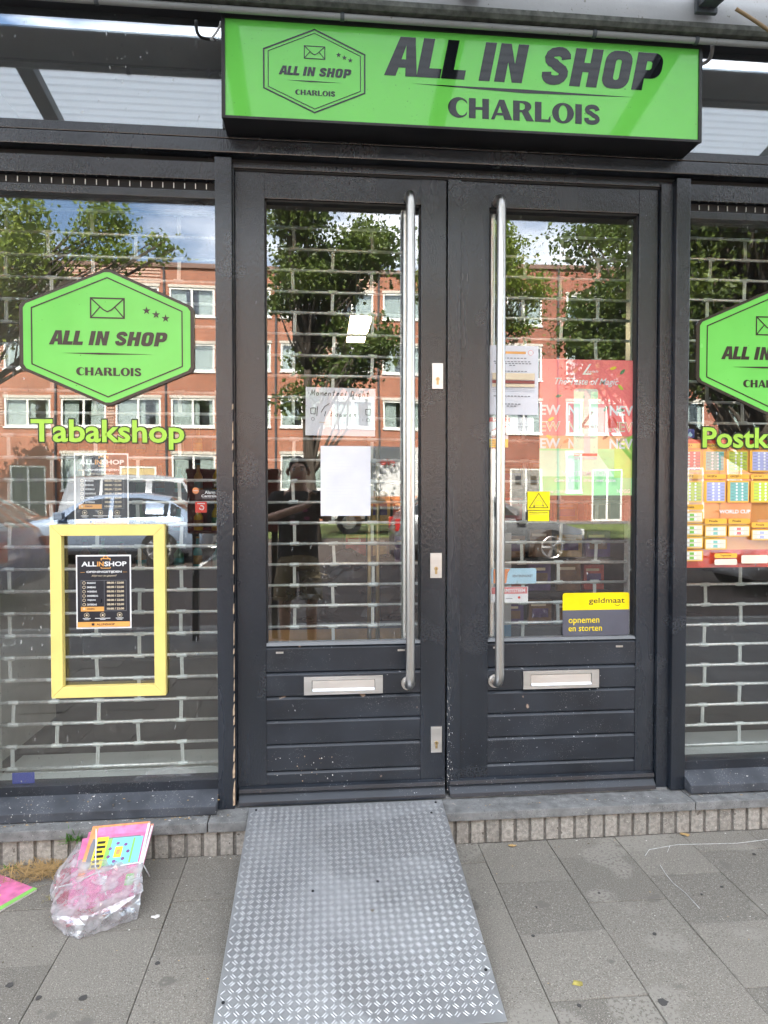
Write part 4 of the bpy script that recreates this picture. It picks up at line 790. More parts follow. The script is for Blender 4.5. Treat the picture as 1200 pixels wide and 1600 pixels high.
rack('goods_rack', 'dark shelf rack of packets standing behind the right door', .98, 1.62, .85, 4, 5, .75, .19, ['pack_gold', 'pack_red', 'pack_purple', 'pack_brown', 'pack_brown'], 3)
rack('goods_rack', 'dark shelf rack with bottles row beyond the left window', -1.9, -.6, 2.6, 9, 4, .9, .3, ['pack_green', 'pack_teal', 'pack_gold', 'mag_yellow', 'pack_brown'], 5, True)
rack('goods_rack', 'dark shelf rack at the back of the shop behind the left door', .15, .62, 1.6, 3, 4, .5, .26, ['pack_red', 'pack_purple', 'pack_brown', 'pack_gold'], 7)
o = thing('counter', 'low golden brown wooden display counter inside the left door', 'counter', (-.1, 1.5, .15))
MB().box(-.25, .6, -.2, .25, 0, .5, 'wood_gold').build('body', o, .006); MB().box(-.27, .62, -.22, .27, .5, .53, 'shelf_dark').build('top', o, .004); MB().box(-.1, .55, -.204, -.2, .1, .3, 'pack_gold').build('front_panel', o)
# crumpled black plastic over goods
pb = bmesh.new(); bmesh.ops.create_icosphere(pb, subdivisions=4, radius=1); rz = random.Random(2)
from mathutils import noise
for v in pb.verts:
    n_ = noise.noise(v.co * 2.2) * .3 + noise.noise(v.co * 6) * .12; v.co = Vector((v.co.x * .42, v.co.y * .25, max(v.co.z, -.6) * .26)) * (1 + n_)
me = bpy.data.meshes.new('plastic_cover'); pb.to_mesh(me); pb.free(); me.materials.append(MATS['plastic_black']); o = bpy.data.objects.new('plastic_cover', me); COL.objects.link(o); o.location = (.22, 1.5, .83)
tag(o, 'crumpled black plastic sheet draped over the counter inside', 'cover')
o = thing('display_board', 'white and blue standing display board behind the right door handle', 'board', (.86, .7, .15))
MB().box(-.18, .17, 0, .02, .1, 1.12, 'board_white').build('panel', o); MB().box(-.18, .17, -.002, 0, .1, .62, 'board_blue').build('lower_print', o)
t = MB(); t.line([(-.1, .5), (-.04, .75)], .014, -.003, 'ink_black'); t.line([(.08, .5), (.0, .75)], .014, -.0045, 'ink_black'); t.build('strokes', o)
for sx in (-.15, .14): MB().box(sx - .02, sx + .02, -.08, .12, 0, .1, 'shelf_dark').build('foot', o)
for i, (u, y_) in enumerate(((577, .7), (590, .75))):
    q = P(u, 800, y_); tag(MB().tube([(q[0], y_, .15), (q[0], y_, 1.9)], .011, 'brass', 10).tube([(q[0], y_, .15), (q[0], y_, .165)], .06, 'shelf_dark', 12).build('shop_pole', None, 0, True), 'slim brass coloured upright pole inside the left door', 'pole', 'brass poles inside the left door')

# ================================================================== RAMP
RX0, RX1 = -.300, .516
p0 = Vector((0, -.035, .166)); p1 = Vector((0, -1.06, .006)); sv = (p1 - p0).normalized(); nv = Vector((0, sv.z * -1, 0)); nv = Vector((1, 0, 0)).cross(sv); nv = nv if nv.z > 0 else -nv; RL = (p1 - p0).length
ramp = thing('ramp', 'steel tread plate ramp sloping from the pavement to the left door', 'ramp', (.1, -1.06, 0))
inv = Matrix.Translation((-.1, 1.06, 0))
def rp(x, s_, h): return tuple(Vector((x, 0, 0)) + p0 + sv * s_ + nv * h)
m = MB(); c = [rp(x, s_, h) for h in (-.005, 0) for s_ in (0, RL) for x in (RX0, RX1)]
m.add(c, [(0, 2, 3, 1), (4, 5, 7, 6), (0, 1, 5, 4), (2, 6, 7, 3), (0, 4, 6, 2), (1, 3, 7, 5)], 'plate'); q = m.build('plate', ramp, .0012); recalc(q.data); q.matrix_parent_inverse = inv
m = MB(); pt = .0248; nx = int((RX1 - RX0) / pt); ns = int(RL / pt * 1.0)
for i in range(nx + 1):
    for j in range(ns + 1):
        cx_, cs = RX0 + .012 + pt * i, .012 + pt * j
        sg = 1 if (i + j) % 2 else -1; a_ = R(48) * sg; dx, ds = math.cos(a_), -math.sin(a_)
        for off in (-.0036, .0036):
            ox, os_ = cx_ - ds * off, cs + dx * off
            if not (RX0 + .012 < ox < RX1 - .012 and .012 < os_ < RL - .012): continue
            hl, hw_ = .0108, .0020; vv = []
            for (l_, w_, h_) in ((-1, 0, .0001), (-.55, -1, .0001), (.55, -1, .0001), (1, 0, .0001), (.55, 1, .0001), (-.55, 1, .0001), (-.5, 0, .0016), (.5, 0, .0016)):
                vv.append(rp(ox + dx * l_ * hl - ds * w_ * hw_, os_ + ds * l_ * hl + dx * w_ * hw_, h_))
            m.add(vv, [(0, 1, 6), (1, 2, 7, 6), (2, 3, 7), (3, 4, 7), (4, 5, 6, 7), (5, 0, 6)], 'plate_bar')
q = m.build('tread_pattern', ramp); recalc(q.data); q.matrix_parent_inverse = inv; tag(q, kind='stuff')
m = MB()
for (x, s_) in ((RX0 + .03, .02), (RX1 - .03, .02), (RX1 - .06, .09), (RX0 + .02, RL - .12), (RX1 - .02, RL - .17), (RX0 + .27, .5), (RX0 + .5, .47)):
    q = MB().tube([rp(x, s_, -.001), rp(x, s_, .0022)], .005, 'black_metal', 10).build('screw', ramp); q.matrix_parent_inverse = inv

for sx in (RX0 + .02, RX1 - .06):
    q = MB().prism([(-.06, .002), (-.06, .15), (-.98, .010), (-.98, .002)], sx, sx + .04, 'canopy_steel', axis='x').build('support', ramp); recalc(q.data); q.matrix_parent_inverse = inv

# ================================================================== THINGS ON THE PAVEMENT
rnd = random.Random(11)
bun = thing('magazine_bundle', 'plastic wrapped bundle of pink magazines tied with white strap by the step', 'magazines', (-.80, -.36, 0)); bo = Vector((-.80, -.36, 0))
NM = 18
def magmesh(cover, edge):
    m = MB(); w, h, t_ = .110, .145, .0036
    m.box(-w, w, -h, h, -t_, t_ - .0006, edge); m.add([(-w, -h, t_), (w, -h, t_), (w, h, t_), (-w, h, t_)], [(0, 1, 2, 3)], cover); return m
cTL, cTR, cBR, cBL = [Vector(P(u, v, y_)) for u, v, y_ in ((129, 1302, -.165), (221, 1286, -.165), (224, 1393, -.40), (132, 1394, -.40))]
topc = (cTL + cTR + cBR + cBL) / 4; xa = ((cTR - cTL) + (cBR - cBL)).normalized(); ya = ((cTL - cBL) + (cTR - cBR)); za = xa.cross(ya).normalized(); ya = za.cross(xa)
Rt = Matrix((xa, ya, za)).transposed().to_quaternion(); Rb = Matrix.Rotation(R(24), 3, 'Z').to_quaternion()
botc = Vector(P(142, 1400, .006, 2)); hullp = []
for i in range(NM):
    f = i / (NM - 1); m = magmesh('mag_pink' if i > 8 else 'mag_red', ('mag_red', 'mag_page', 'mag_red', 'mag_purple', 'mag_rose', 'mag_page')[i % 6])
    jit = 0 if i == NM - 1 else 1
    loc = botc.lerp(topc, f) + Vector((rnd.uniform(-.012, .012), rnd.uniform(-.010, .010), 0)) * jit; rot = Rb.slerp(Rt, f ** 1.2) @ Matrix.Rotation(R(rnd.uniform(-3, 3)) * jit, 3, 'Z').to_quaternion()
    o = m.build('magazine', bun); o.location = loc - bo; o.rotation_mode = 'QUATERNION'; o.rotation_quaternion = rot
    M_ = Matrix.Translation(loc - bo) @ rot.to_matrix().to_4x4()
    if i < NM - 6: hullp += [M_ @ Vector((a_ * .116, b_ * .152, c_ * .006)) for a_ in (-1, 1) for b_ in (-1, 1) for c_ in (-1, 1)]
    if i >= NM - 2:
        t = MB(); T = .0040
        def fr(a, b, c_, e_, mt, lv): t.add([(a, b, T + .0002 * lv), (c_, b, T + .0002 * lv), (c_, e_, T + .0002 * lv), (a, e_, T + .0002 * lv)], [(0, 1, 2, 3)], mt)
        fr(-.110, -.145, -.085, .145, 'mag_orange', 1); fr(-.085, .1, .106, .143, 'mag_rose', 1); fr(-.110, -.145, .110, -.133, 'ink_white', 1); fr(.102, -.145, .110, .145, 'ink_white', 2); fr(-.110, .136, .11, .145, 'mag_orange', 2)
        fr(-.095, -.035, .085, .088, 'ink_grey', 3); fr(-.078, -.04, -.035, .092, 'mag_yellow', 4); fr(-.035, -.03, -.018, .082, 'mag_green', 5); fr(-.018, -.03, .096, .082, 'mag_cyan', 5); fr(.06, -.026, .068, .078, 'mag_green', 6); fr(.0, 0, .028, .045, 'mag_yellow', 6); fr(.007, .012, .021, .033, 'mag_orange', 7)
        for k in range(7): t.add([(.014 + .036 * math.cos(k * .9) + .007 * math.cos(q), .022 + .038 * math.sin(k * .9) + .007 * math.sin(q), T + .0014) for q in [z_ * .785 for z_ in range(8)]], [tuple(range(8))], 'mag_purple')
        fr(-.097, -.03, -.086, .07, 'ink_grey', 6); fr(-.022, -.122, -.002, -.07, 'ink_white', 3); fr(.066, -.115, .096, -.07, 'mag_green', 3); fr(-.085, -.07, .1, -.05, 'mag_rose', 2)
        vs_, fs_ = text_geo('27', .03); q_ = (vs_ - vs_.min(0)) / (vs_.max(0) - vs_.min(0)); t.add([(.071 + .02 * a, -.106 + .026 * b, T + .0012) for a, b in q_], fs_, 'ink_white')
        for k, hh in enumerate((.014, .011, .016, .012, .015, .013)): fr(-.072, -.034 + .0195 * k, -.072 + hh * 2.2, -.034 + .0195 * k + .011, 'ink_black', 7)
        t.build('cover_print', o)
# crumpled clear wrapping drawn tight around the lower magazines
wb = bmesh.new()
for p_ in hullp + [Vector((.16, -.13, .004)), Vector((.0, -.225, .004)), Vector((.07, -.2, .05)), Vector((.18, -.1, .085)), Vector((.03, -.215, .075)), Vector((-.10, -.17, .05))]: wb.verts.new(p_)
hr_ = bmesh.ops.convex_hull(wb, input=wb.verts); bmesh.ops.delete(wb, geom=[v for v in wb.verts if not v.link_faces], context='VERTS')
for _ in range(4): bmesh.ops.subdivide_edges(wb, edges=[e for e in wb.edges if e.calc_length() > .018], cuts=1, use_grid_fill=True); bmesh.ops.triangulate(wb, faces=[f for f in wb.faces if len(f.verts) > 3])
wb.normal_update()
for v in wb.verts:
    n_ = -abs(noise.noise(v.co * 16)) * .016 + noise.noise(v.co * 34) * .005 + noise.noise(v.co * 8) * .008 + .005
    v.co += v.normal * n_; v.co.z = max(v.co.z, .002)
me = bpy.data.meshes.new('plastic_wrap'); wb.to_mesh(me); wb.free(); me.materials.append(MATS['wrap_film']); q = bpy.data.objects.new('plastic_wrap', me); COL.objects.link(q); q.parent = bun
def strap(pts): MB().tube(pts, .0026, 'strap_white', 6).build('strap', bun, 0, True)
M1 = Matrix.Translation(topc - bo) @ Rt.to_matrix().to_4x4()
def onm(a, b, h=.0066): return tuple(M1 @ Vector((a, b, h)))
bl_ = botc - bo
strap([(bl_.x - .13, bl_.y - .02, .01), (bl_.x - .12, bl_.y - .01, .05), onm(-.112, -.085, .002), onm(-.1, -.08), onm(-.04, -.055), onm(.05, -.035), onm(.111, -.03), onm(.116, -.03, -.02), onm(.13, -.04, -.07)])
strap([onm(-.10, .147, .0), onm(-.085, .1), onm(-.055, -.03), onm(-.01, -.1), onm(.012, -.146), onm(.03, -.165, -.02), onm(.055, -.2, -.06), onm(.05, -.21, -.09)])
# loose magazine at the frame edge
lm = thing('magazine', 'pink and green magazine lying alone on the paving next to dry grass', 'magazine', (-1.225, -.345, .004)); lm.rotation_euler = (0, 0, R(-32))
magmesh('mag_pink', 'mag_page').build('body', lm); t = MB()
for a, b, c_, e_, mt, lv in ((-.112, -.146, .112, -.13, 'mag_green', 1), (.09, -.146, .112, .146, 'mag_green', 2), (-.112, -.125, .085, -.118, 'ink_white', 1), (.03, -.11, .085, -.03, 'mag_orange', 1), (-.02, -.06, .03, .06, 'mag_yellow', 2), (-.09, -.02, -.03, .1, 'mag_cyan', 2)): t.add([(a, b, .0042 + .0002 * lv), (c_, b, .0042 + .0002 * lv), (c_, e_, .0042 + .0002 * lv), (a, e_, .0042 + .0002 * lv)], [(0, 1, 2, 3)], mt)
t.build('cover_print', lm)
def blades(name, label, cat, cx_, cy_, n, rx, ry, ln, w, mat, spread, z=0, flat=.3, seed=1, kind=None):
    rr = random.Random(seed); m = MB()
    for _ in range(n):
        x, y = cx_ + rr.gauss(0, rx), cy_ + rr.gauss(0, ry); a_ = rr.uniform(0, 6.28); l_ = ln * rr.uniform(.5, 1.2); el = R(rr.uniform(5, 80)) * (1 - flat) + R(4)
        d_ = Vector((math.cos(a_) * math.cos(el), math.sin(a_) * math.cos(el), math.sin(el))); s_ = Vector((-math.sin(a_), math.cos(a_), 0)) * w; b = Vector((x, y, z + rr.uniform(.001, .012 * (flat > .5) + .0015)))
        mid = b + d_ * l_ * .55; tip = b + d_ * l_ - Vector((0, 0, l_ * .12 * spread)); tip.z = max(tip.z, z + .001)
        m.add([b - s_, b + s_, mid + s_ * .8, mid - s_ * .8, tip], [(0, 1, 2, 3), (3, 2, 4)], mat)
    o = m.build(name); tag(o, label, cat, kind=kind); return o
q = P(80, 1358, 0, 2)
blades('dry_grass', 'tuft of dry straw coloured grass by the brick plinth', 'grass', -1.075, -.155, 330, .055, .03, .085, .0012, 'straw', .6, flat=.72, seed=3)
blades('dry_grass', 'sparse dry straw strands beside the loose magazine', 'grass', -1.2, -.17, 110, .07, .03, .09, .0011, 'straw', .6, flat=.85, seed=4)
blades('weed', 'small green weed growing at the stone step behind the magazines', 'weed', -.985, -.118, 26, .014, .006, .06, .0028, 'weed', .5, z=.10, flat=.1, seed=5)
blades('weed', 'tiny green weed sprouting between bricks and dry grass', 'weed', -1.215, -.118, 22, .014, .006, .03, .003, 'weed', .5, flat=.2, seed=6)
q = P(82, 1405, 0, 2); blades('weed', 'yellowish grass sprig in a paving joint beside the bundle', 'weed', q[0], q[1], 30, .016, .008, .03, .001, 'leaf_litter', .5, flat=.5, seed=7)
def leaf(name, label, u, v, sz, mat, seed, cat='leaf', z=.003):
    rr = random.Random(seed); q = P(u, v, 0, 2); n = 9; m = MB()
    pts = [(q[0] + sz * rr.uniform(.6, 1.1) * math.cos(6.28 * i / n) * 1.3, q[1] + sz * rr.uniform(.5, 1.0) * math.sin(6.28 * i / n)) for i in range(n)]
    zz = [z + rr.uniform(.0, sz * .25) for _ in range(n)]
    m.add([(a, b, c_) for (a, b), c_ in zip(pts, zz)] + [(q[0], q[1], z + sz * .3)] + [(a, b, c_ - .001) for (a, b), c_ in zip(pts, zz)] , [(i, (i + 1) % n, n) for i in range(n)] + [((i + 1) % n + n + 1, i + n + 1, i, (i + 1) % n) for i in range(n)], mat)
    tag(m.build(name), label, cat)
leaf('fallen_leaf', 'yellow green fallen leaf scrap on the pale paving', 903, 1538, .016, 'leaf_litter', 1); leaf('fallen_leaf', 'curled tan leaf at the foot of the bricks', 800, 1322, .014, 'straw', 2)
leaf('fallen_leaf', 'tan dry leaf with stalk against the plinth bricks', 1070, 1305, .018, 'straw', 4); leaf('paper_scrap', 'white paper scrap beside the wrapped bundle', 116, 1462, .005, 'ink_white', 3, 'litter'); leaf('paper_scrap', 'pale torn scrap in front of the plastic wrapping', 243, 1434, .012, 'mag_page', 5, 'litter')
leaf('fallen_leaf', 'brown leaf lying on the steel ramp', 719, 1528, .010, 'soil', 6, z=.022)
for i, (u, v, s_) in enumerate(((833, 1463, .010), (1023, 1460, .012), (1036, 1567, .026), (1128, 1386, .010), (838, 1418, .007), (936, 1396, .008), (246, 1506, .014), (1096, 1398, .008), (905, 1572, .012), (15, 1540, .02), (130, 1560, .02), (60, 1560, .015), (85, 1300, .0), (1178, 1335, .012))):
    if not s_: continue
    q = P(u, v, 0, 2); rr = random.Random(i); n = 11; s_ *= .62
    tag(MB().prism([(q[0] + s_ * rr.uniform(.7, 1.1) * math.cos(6.28 * k / n), q[1] + s_ * rr.uniform(.7, 1.1) * math.sin(6.28 * k / n)) for k in range(n)], .0012, .0030, 'gum', axis='z').build('gum_spot'), 'dark trodden gum spot stuck on the paving', 'gum', 'gum spots on the paving')
for (pts, lb) in (([(752, 1342), (757, 1332), (775, 1325)], 0),) * 0: pass
m = MB(); 
for pts in ([(1008, 1338), (1015, 1328), (1035, 1324), (1060, 1320), (1110, 1319), (1150, 1318), (1200, 1312)], [(1042, 1332), (1046, 1322)], [(1032, 1352), (1040, 1366), (1052, 1380), (1070, 1395), (1093, 1420)]):
    g_ = [P(u, v, 0, 2) for u, v in pts]; m.tube([(a[0] + random.Random(int(a[0] * 999)).uniform(-.004, .004), a[1], .0012) for a in g_], .0011, 'chalk', 5)
tag(m.build('chalk_marks'), 'thin white spilled paint line wandering over the paving', 'paint mark')

# crumbs of litter along the step and sills, flaked paint on the meeting stile
rr = random.Random(21); dm = {'straw': MB(), 'ink_white': MB(), 'soil': MB()}
def flake(mb, c, sz, mat, up=True):
    n = rr.randint(4, 6); a0 = rr.uniform(0, 6.28); st = rr.uniform(.4, 1)
    pts = [(sz * rr.uniform(.6, 1) * math.cos(a0 + 6.28 * k / n), sz * st * rr.uniform(.6, 1) * math.sin(a0 + 6.28 * k / n)) for k in range(n)]
    mb.add([(c[0] + a, c[1] + b, c[2] + rr.uniform(.0004, .0022)) if up else (c[0] + a, c[1], c[2] + b * 1.8) for a, b in pts], [tuple(range(n)) if up else tuple(range(n))[::-1]], mat)
lit = MB()
for _ in range(330):
    x = rr.choice([rr.uniform(-1.42, -.36), rr.uniform(-1.42, -.36), rr.uniform(.55, 2.2)]); r_ = rr.random()
    if r_ < .45: c = (x, rr.gauss(-.062, .008), (.1465 if x < 0 else .1425))
    elif r_ < .75:
        if -.36 < x < 1.63: continue
        y_ = rr.uniform(-.045, .03); c = (x, y_, .1868 + (y_ + .052) * .409)
    else: c = (x, -.1 - abs(rr.gauss(0, .03)), .0012)
    if -.30 < x < .52 and c[2] < .1: continue
    flake(lit, c, rr.choice([.0025, .003, .004, .0065]), rr.choice(['straw', 'mag_page', 'mag_page', 'soil', 'joint_sand', 'straw']))
for _ in range(160): flake(lit, (rr.uniform(-1.3, 1.9), -.1 - rr.random() ** 1.5 * 1.0, .0016), rr.choice([.002, .003, .004]), rr.choice(['straw', 'soil', 'mag_page']))
tag(lit.build('litter_crumbs'), kind='stuff')
chp = MB()
for _ in range(130): flake(chp, (.553 + abs(rr.gauss(0, .012)), DY - .0126, .17 + rr.random() ** 1.6 * .55), rr.choice([.0008, .0012, .002]), 'mag_page', False)
for _ in range(60): flake(chp, (rr.uniform(-.34, .05), DY + .0022, rr.choice([.30, .32, .335, .265]) + rr.gauss(0, .012)), rr.choice([.001, .0015, .003]), rr.choice(['bare_wood', 'mag_page']), False)
tag(chp.build('paint_flakes', shop), kind='stuff')

# ================================================================== STREET BEHIND THE CAMERA (seen in the glass)
HD = 31.0
def wall_holes(mb, x0, x1, z0, z1, holes, y, depth, mat):
    xs = sorted({x0, x1} | {h[0] for h in holes} | {h[1] for h in holes}); zs = sorted({z0, z1} | {h[2] for h in holes} | {h[3] for h in holes})
    for a, b in zip(xs[:-1], xs[1:]):
        for c_, e_ in zip(zs[:-1], zs[1:]):
            cx_, cz_ = (a + b) / 2, (c_ + e_) / 2
            if any(h[0] < cx_ < h[1] and h[2] < cz_ < h[3] for h in holes): continue
            mb.add([(b, y, c_), (a, y, c_), (a, y, e_), (b, y, e_)], [(0, 1, 2, 3)], mat)
    for (a, b, c_, e_) in holes:
        y2 = y - depth; mb.add([(a, y, c_), (b, y, c_), (b, y, e_), (a, y, e_), (a, y2, c_), (b, y2, c_), (b, y2, e_), (a, y2, e_)], [(0, 1, 5, 4), (1, 2, 6, 5), (2, 3, 7, 6), (3, 0, 4, 7)], mat)
def curtain_mesh(w, h, seed):
    rr = random.Random(seed); m = MB(); n = 22; pr = [(-w / 2 + w * i / n, .02 * (i % 2) + rr.uniform(0, .015)) for i in range(n + 1)]
    gap = rr.choice([None, .5, .45, .75]); vs = []; fs = []
    for i, ((a, b), (c_, e_)) in enumerate(zip(pr[:-1], pr[1:])):
        if gap and abs((i + .5) / n - gap) < .13: continue
        k = len(vs); vs += [(a, b, 0), (c_, e_, 0), (c_, e_, h), (a, b, h)]; fs.append((k, k + 1, k + 2, k + 3))
    m.add(vs, fs, 'curtain'); return m
hlab = ['orange brick terraced house %s' % s for s in ('with a blue poster in its top window', 'with yellowish front door', 'beside the house with the yellowish door', 'opposite the shop doors', 'with half drawn curtains opposite the ramp')]
def house(i, x0, x1, style, label, top=12.6):
    y = -HD; o = thing('brick_house', label, 'house', ((x0 + x1) / 2, y, .15), 'terraced brick houses across the street'); cx_ = (x0 + x1) / 2; rr = random.Random(100 + i)
    holes = []; W_ = x1 - x0
    FL = [(1.75, 3.55), (4.86, 6.25), (7.6, 9.0), (10.35, 11.7)]
    if style == 'A': wx = [(.28, 2.42), (2.85, 5.0)]
    else: wx = [(.5, 1.35), (1.7, 3.6)]
    for k, (a, b) in enumerate(FL):
        for j, (c_, e_) in enumerate(wx):
            if k == 0 and j == 1: holes.append((x0 + c_ + .2, x0 + c_ + 1.9, .16, 2.95)); continue
            aa, bb = (a, b) if style == 'A' else (a - .05, b + .25)
            holes.append((x0 + c_, x0 + e_, aa, bb))
    m = MB(); wall_holes(m, x0, x1, .1, top, holes, 0, .12, 'brick_orange' if style == 'A' else 'brick_red'); m.box(x0, x1, -8, -.6, .1, top - .05, 'room_dark')
    w_ = m.build('wall', o); w_.matrix_parent_inverse = Matrix.Translation((-cx_, 0, -.15))
    pi = Matrix.Translation((-cx_, 0, -.15))
    def hp(name, mb, par=o):
        q = mb.build(name, par)
        if par is o: q.matrix_parent_inverse = pi
        return q
    hp('roof', MB().box(x0, x1, -8, .12, top, top + .22, 'roof_edge'))
    for n_, (a, b, c_, e_) in enumerate(holes):
        isdoor = c_ < .2
        f = MB(); t_ = .09
        f.box(a, b, -.1, -.02, c_, c_ + t_, 'house_white').box(a, b, -.1, -.02, e_ - t_, e_, 'house_white').box(a, a + t_, -.1, -.02, c_ + t_, e_ - t_, 'house_white').box(b - t_, b, -.1, -.02, c_ + t_, e_ - t_, 'house_white')
        if isdoor:
            mid = (a + b) / 2; f.box(mid - .05, mid + .05, -.1, -.02, c_ + t_, e_ - t_, 'house_white'); hp('door_frame', f)
            for (p_, q_) in ((a + t_, mid - .05), (mid + .05, b - t_)):
                dd = hp('door', MB().box(p_, q_, -.09, -.05, c_ + t_, e_ - t_, 'door_yellow' if i == 2 else ('door_green' if i % 2 else 'curtain_dark'))); MB().box(p_ + .2, q_ - .2, -.048, -.045, e_ - .9, e_ - .4, 'car_glass').build('door_window', dd)
        else:
            if b - a > 1.2: mid = (a + b) / 2; f.box(mid - .05, mid + .05, -.1, -.02, c_ + t_, e_ - t_, 'house_white')
            wn = hp('window', f); wn_i = pi
            q = MB().box(a + t_, b - t_, -.075, -.065, c_ + t_, e_ - t_, 'glass_far').build('pane', wn)
            q = curtain_mesh(b - a, e_ - c_, i * 50 + n_).build('curtain', wn); q.location = ((a + b) / 2, -.24, c_)
            if i == 2 and n_ == 6: q = MB().box(a + t_, a + 1.0, -.062, -.058, c_ + t_, e_ - .1, 'blue_poster').build('poster', wn)
            hp('lintel', MB().box(a - .05, b + .05, -.02, .03, e_, e_ + .14, 'lintel')); hp('window_ledge', MB().box(a - .04, b + .04, -.02, .07, c_ - .08, c_, 'house_white'))
    for k, (a, b) in enumerate(FL[1:]):       # ribbed cladding between the paired windows
        rx0, rx1 = (x0 + 2.42, x0 + 2.85) if style == 'A' else (x0 + 1.35, x0 + 1.7)
        r_ = MB(); z = a
        while z < b - .04: r_.box(rx0 + .05, rx1 - .05, -.005, .035, z, z + .085, 'rib_pink'); z += .14
        hp('ribbed_panel', r_)
    if style == 'A' and i % 2 == 0:
        r_ = MB(); z = 11.85
        while z < 12.5: r_.box(x0 + .1, x1 - .1, -.005, .04, z, z + .085, 'rib_pink'); z += .15
        hp('ribbed_panel', r_)
    hp('drain_pipe', MB().tube([(x0 + .06, .08, .15), (x0 + .06, .08, top)], .05, 'canopy_steel', 8))
bx = -28.4; W5 = 5.2
names = ['orange brick house at the far end behind dark parked car', 'orange brick house between the far end house and the drainpipe', 'orange brick house with a blue poster and yellow door', 'orange brick house seen beside the red street cabinet', 'orange brick house seen behind the handwritten note', 'orange brick house seen behind the left door handle', 'red brick house with a narrow and a wide window pair', 'red brick house seen above the drink poster', 'red brick house beside the drink poster house', 'red brick house seen behind the Postk window tree', 'red brick house at the far end of the row']
bx = -23.2
for i in range(11):
    st = 'A' if i < 6 else 'B'; wd = 5.2 if st == 'A' else 4.35
    house(i, bx, bx + wd - .004, st, names[i], 12.6 if st == 'A' else 13.25); bx += wd

# trees ------------------------------------------------------------------
def tree(label, x, d, h, blobs, nleaf, lsz, leafm, tr, seed, lean=0.0):
    rr = np.random.default_rng(seed); base = Vector((x, -d, gz(d))); o = thing('street_tree', label, 'tree', base, 'street trees across the road')
    fork = h * .42; m = MB()
    tp = [Vector((lean * t_ * h * .5 + .05 * math.sin(t_ * 7 + seed), .05 * math.cos(t_ * 5), h * .9 * t_)) for t_ in [i / 9 for i in range(10)]]
    m.tube(tp, [tr * (1.25 if i == 0 else 1 - .09 * i) for i in range(10)], 'bark', 9)
    m.build('trunk', o, 0, True)
    lim = MB(); tips = []
    for (bx_, by_, bz_, rx, ry, rz_) in blobs:
        for k in range(5):
            v_ = rr.normal(size=3); v_ /= np.linalg.norm(v_); e_ = Vector((bx_ + v_[0] * rx * .75, by_ + v_[1] * ry * .75, bz_ + v_[2] * rz_ * .7))
            zt = max(.25, min(.85, (bz_ - .22 * h) / (h * .9))); s_ = tp[int(zt * 9)]
            mid = (s_ + e_) / 2 + Vector(rr.normal(size=3) * .15); lim.tube([s_, s_.lerp(mid, .5), mid, e_], [tr * .34, tr * .26, tr * .17, tr * .05], 'bark', 6)
    lim.build('limbs', o, 0, True)
    vol = np.array([b[3] * b[4] * b[5] for b in blobs]); cnt = (vol / vol.sum() * nleaf / 16).astype(int); V = []; 
    for b, c_ in zip(blobs, cnt):
        v_ = rr.normal(size=(c_, 3)); v_ /= np.linalg.norm(v_, axis=1)[:, None]; rad = rr.uniform(.25, 1, (c_, 1)) ** .5
        V.append(np.array(b[:3]) + v_ * rad * np.array(b[3:]) * (1 + .25 * rr.normal(size=(c_, 1))))
    cl = np.concatenate(V); pos = np.repeat(cl, 16, 0) + rr.normal(size=(len(cl) * 16, 3)) * np.array([.17, .17, .12]); n = len(pos)
    a_ = rr.normal(size=(n, 3)); a_ /= np.linalg.norm(a_, axis=1)[:, None]; b_ = np.cross(a_, rr.normal(size=(n, 3))); b_ /= np.linalg.norm(b_, axis=1)[:, None]
    s_ = lsz * rr.uniform(.6, 1.25, (n, 1)); a_ = a_ * s_; b_ = b_ * s_ * .42; c_ = np.cross(a_, b_); c_ *= .18 * s_ / np.maximum(np.linalg.norm(c_, axis=1)[:, None], 1e-9)
    vs_ = np.stack([pos - a_ * .5, pos + b_ + c_, pos + a_ * .6, pos - b_ + c_], 1).reshape(-1, 3); fs_ = np.arange(n * 4).reshape(-1, 4)
    me = bpy.data.meshes.new('crown'); me.from_pydata(vs_.tolist(), [], fs_.tolist()); me.materials.append(MATS[leafm]); q = bpy.data.objects.new('crown', me); COL.objects.link(q); q.parent = o
    return o
def bl(n, seed, cx_, cy_, cz_, sx, sy, sz, r): 
    rr = random.Random(seed); return [(cx_ + rr.uniform(-sx, sx), cy_ + rr.uniform(-sy, sy), cz_ + rr.uniform(-sz, sz), r * rr.uniform(.6, 1.15), r * rr.uniform(.6, 1.15), r * rr.uniform(.5, .85)) for _ in range(n)]
d = 13.5; tree('light green tree with yellowish leaves above the dark parked car', MX(-42, d), d, 9.0, bl(12, 1, .2, 0, 7.2, 1.5, 1.5, 1.5, .72) + [(3.1, 0, 7.75, .55, .5, .62), (2.5, .3, 7.1, .4, .4, .4), (3.3, .2, 6.95, .5, .5, .3), (4.4, 0, 7.2, .4, .4, .3), (1.0, 0, 5.6, .5, .5, .7)], 15500, .105, 'leaf_a', .2, 1)
d = 15.2; tree('dark green tree with a slender leaning trunk opposite the left door', MX(484, d), d, 9.2, bl(13, 2, .15, 0, 6.7, 1.6, 1.5, 1.8, .8) + [(-.3, .2, 3.8, .55, .5, .35), (1.0, 0, 4.6, .7, .6, .5)], 23000, .115, 'leaf_b', .19, 2, -.04)
d = 17.0; tree('green tree with drooping outer branches seen behind the right handle', MX(735, d), d, 10.0, bl(11, 3, 0, 0, 8.0, 1.3, 1.3, 1.5, .9) + [(1.9, 0, 7.6, .7, .7, .55), (1.4, 0, 6.5, .6, .6, .4)], 19000, .11, 'leaf_a', .2, 3)
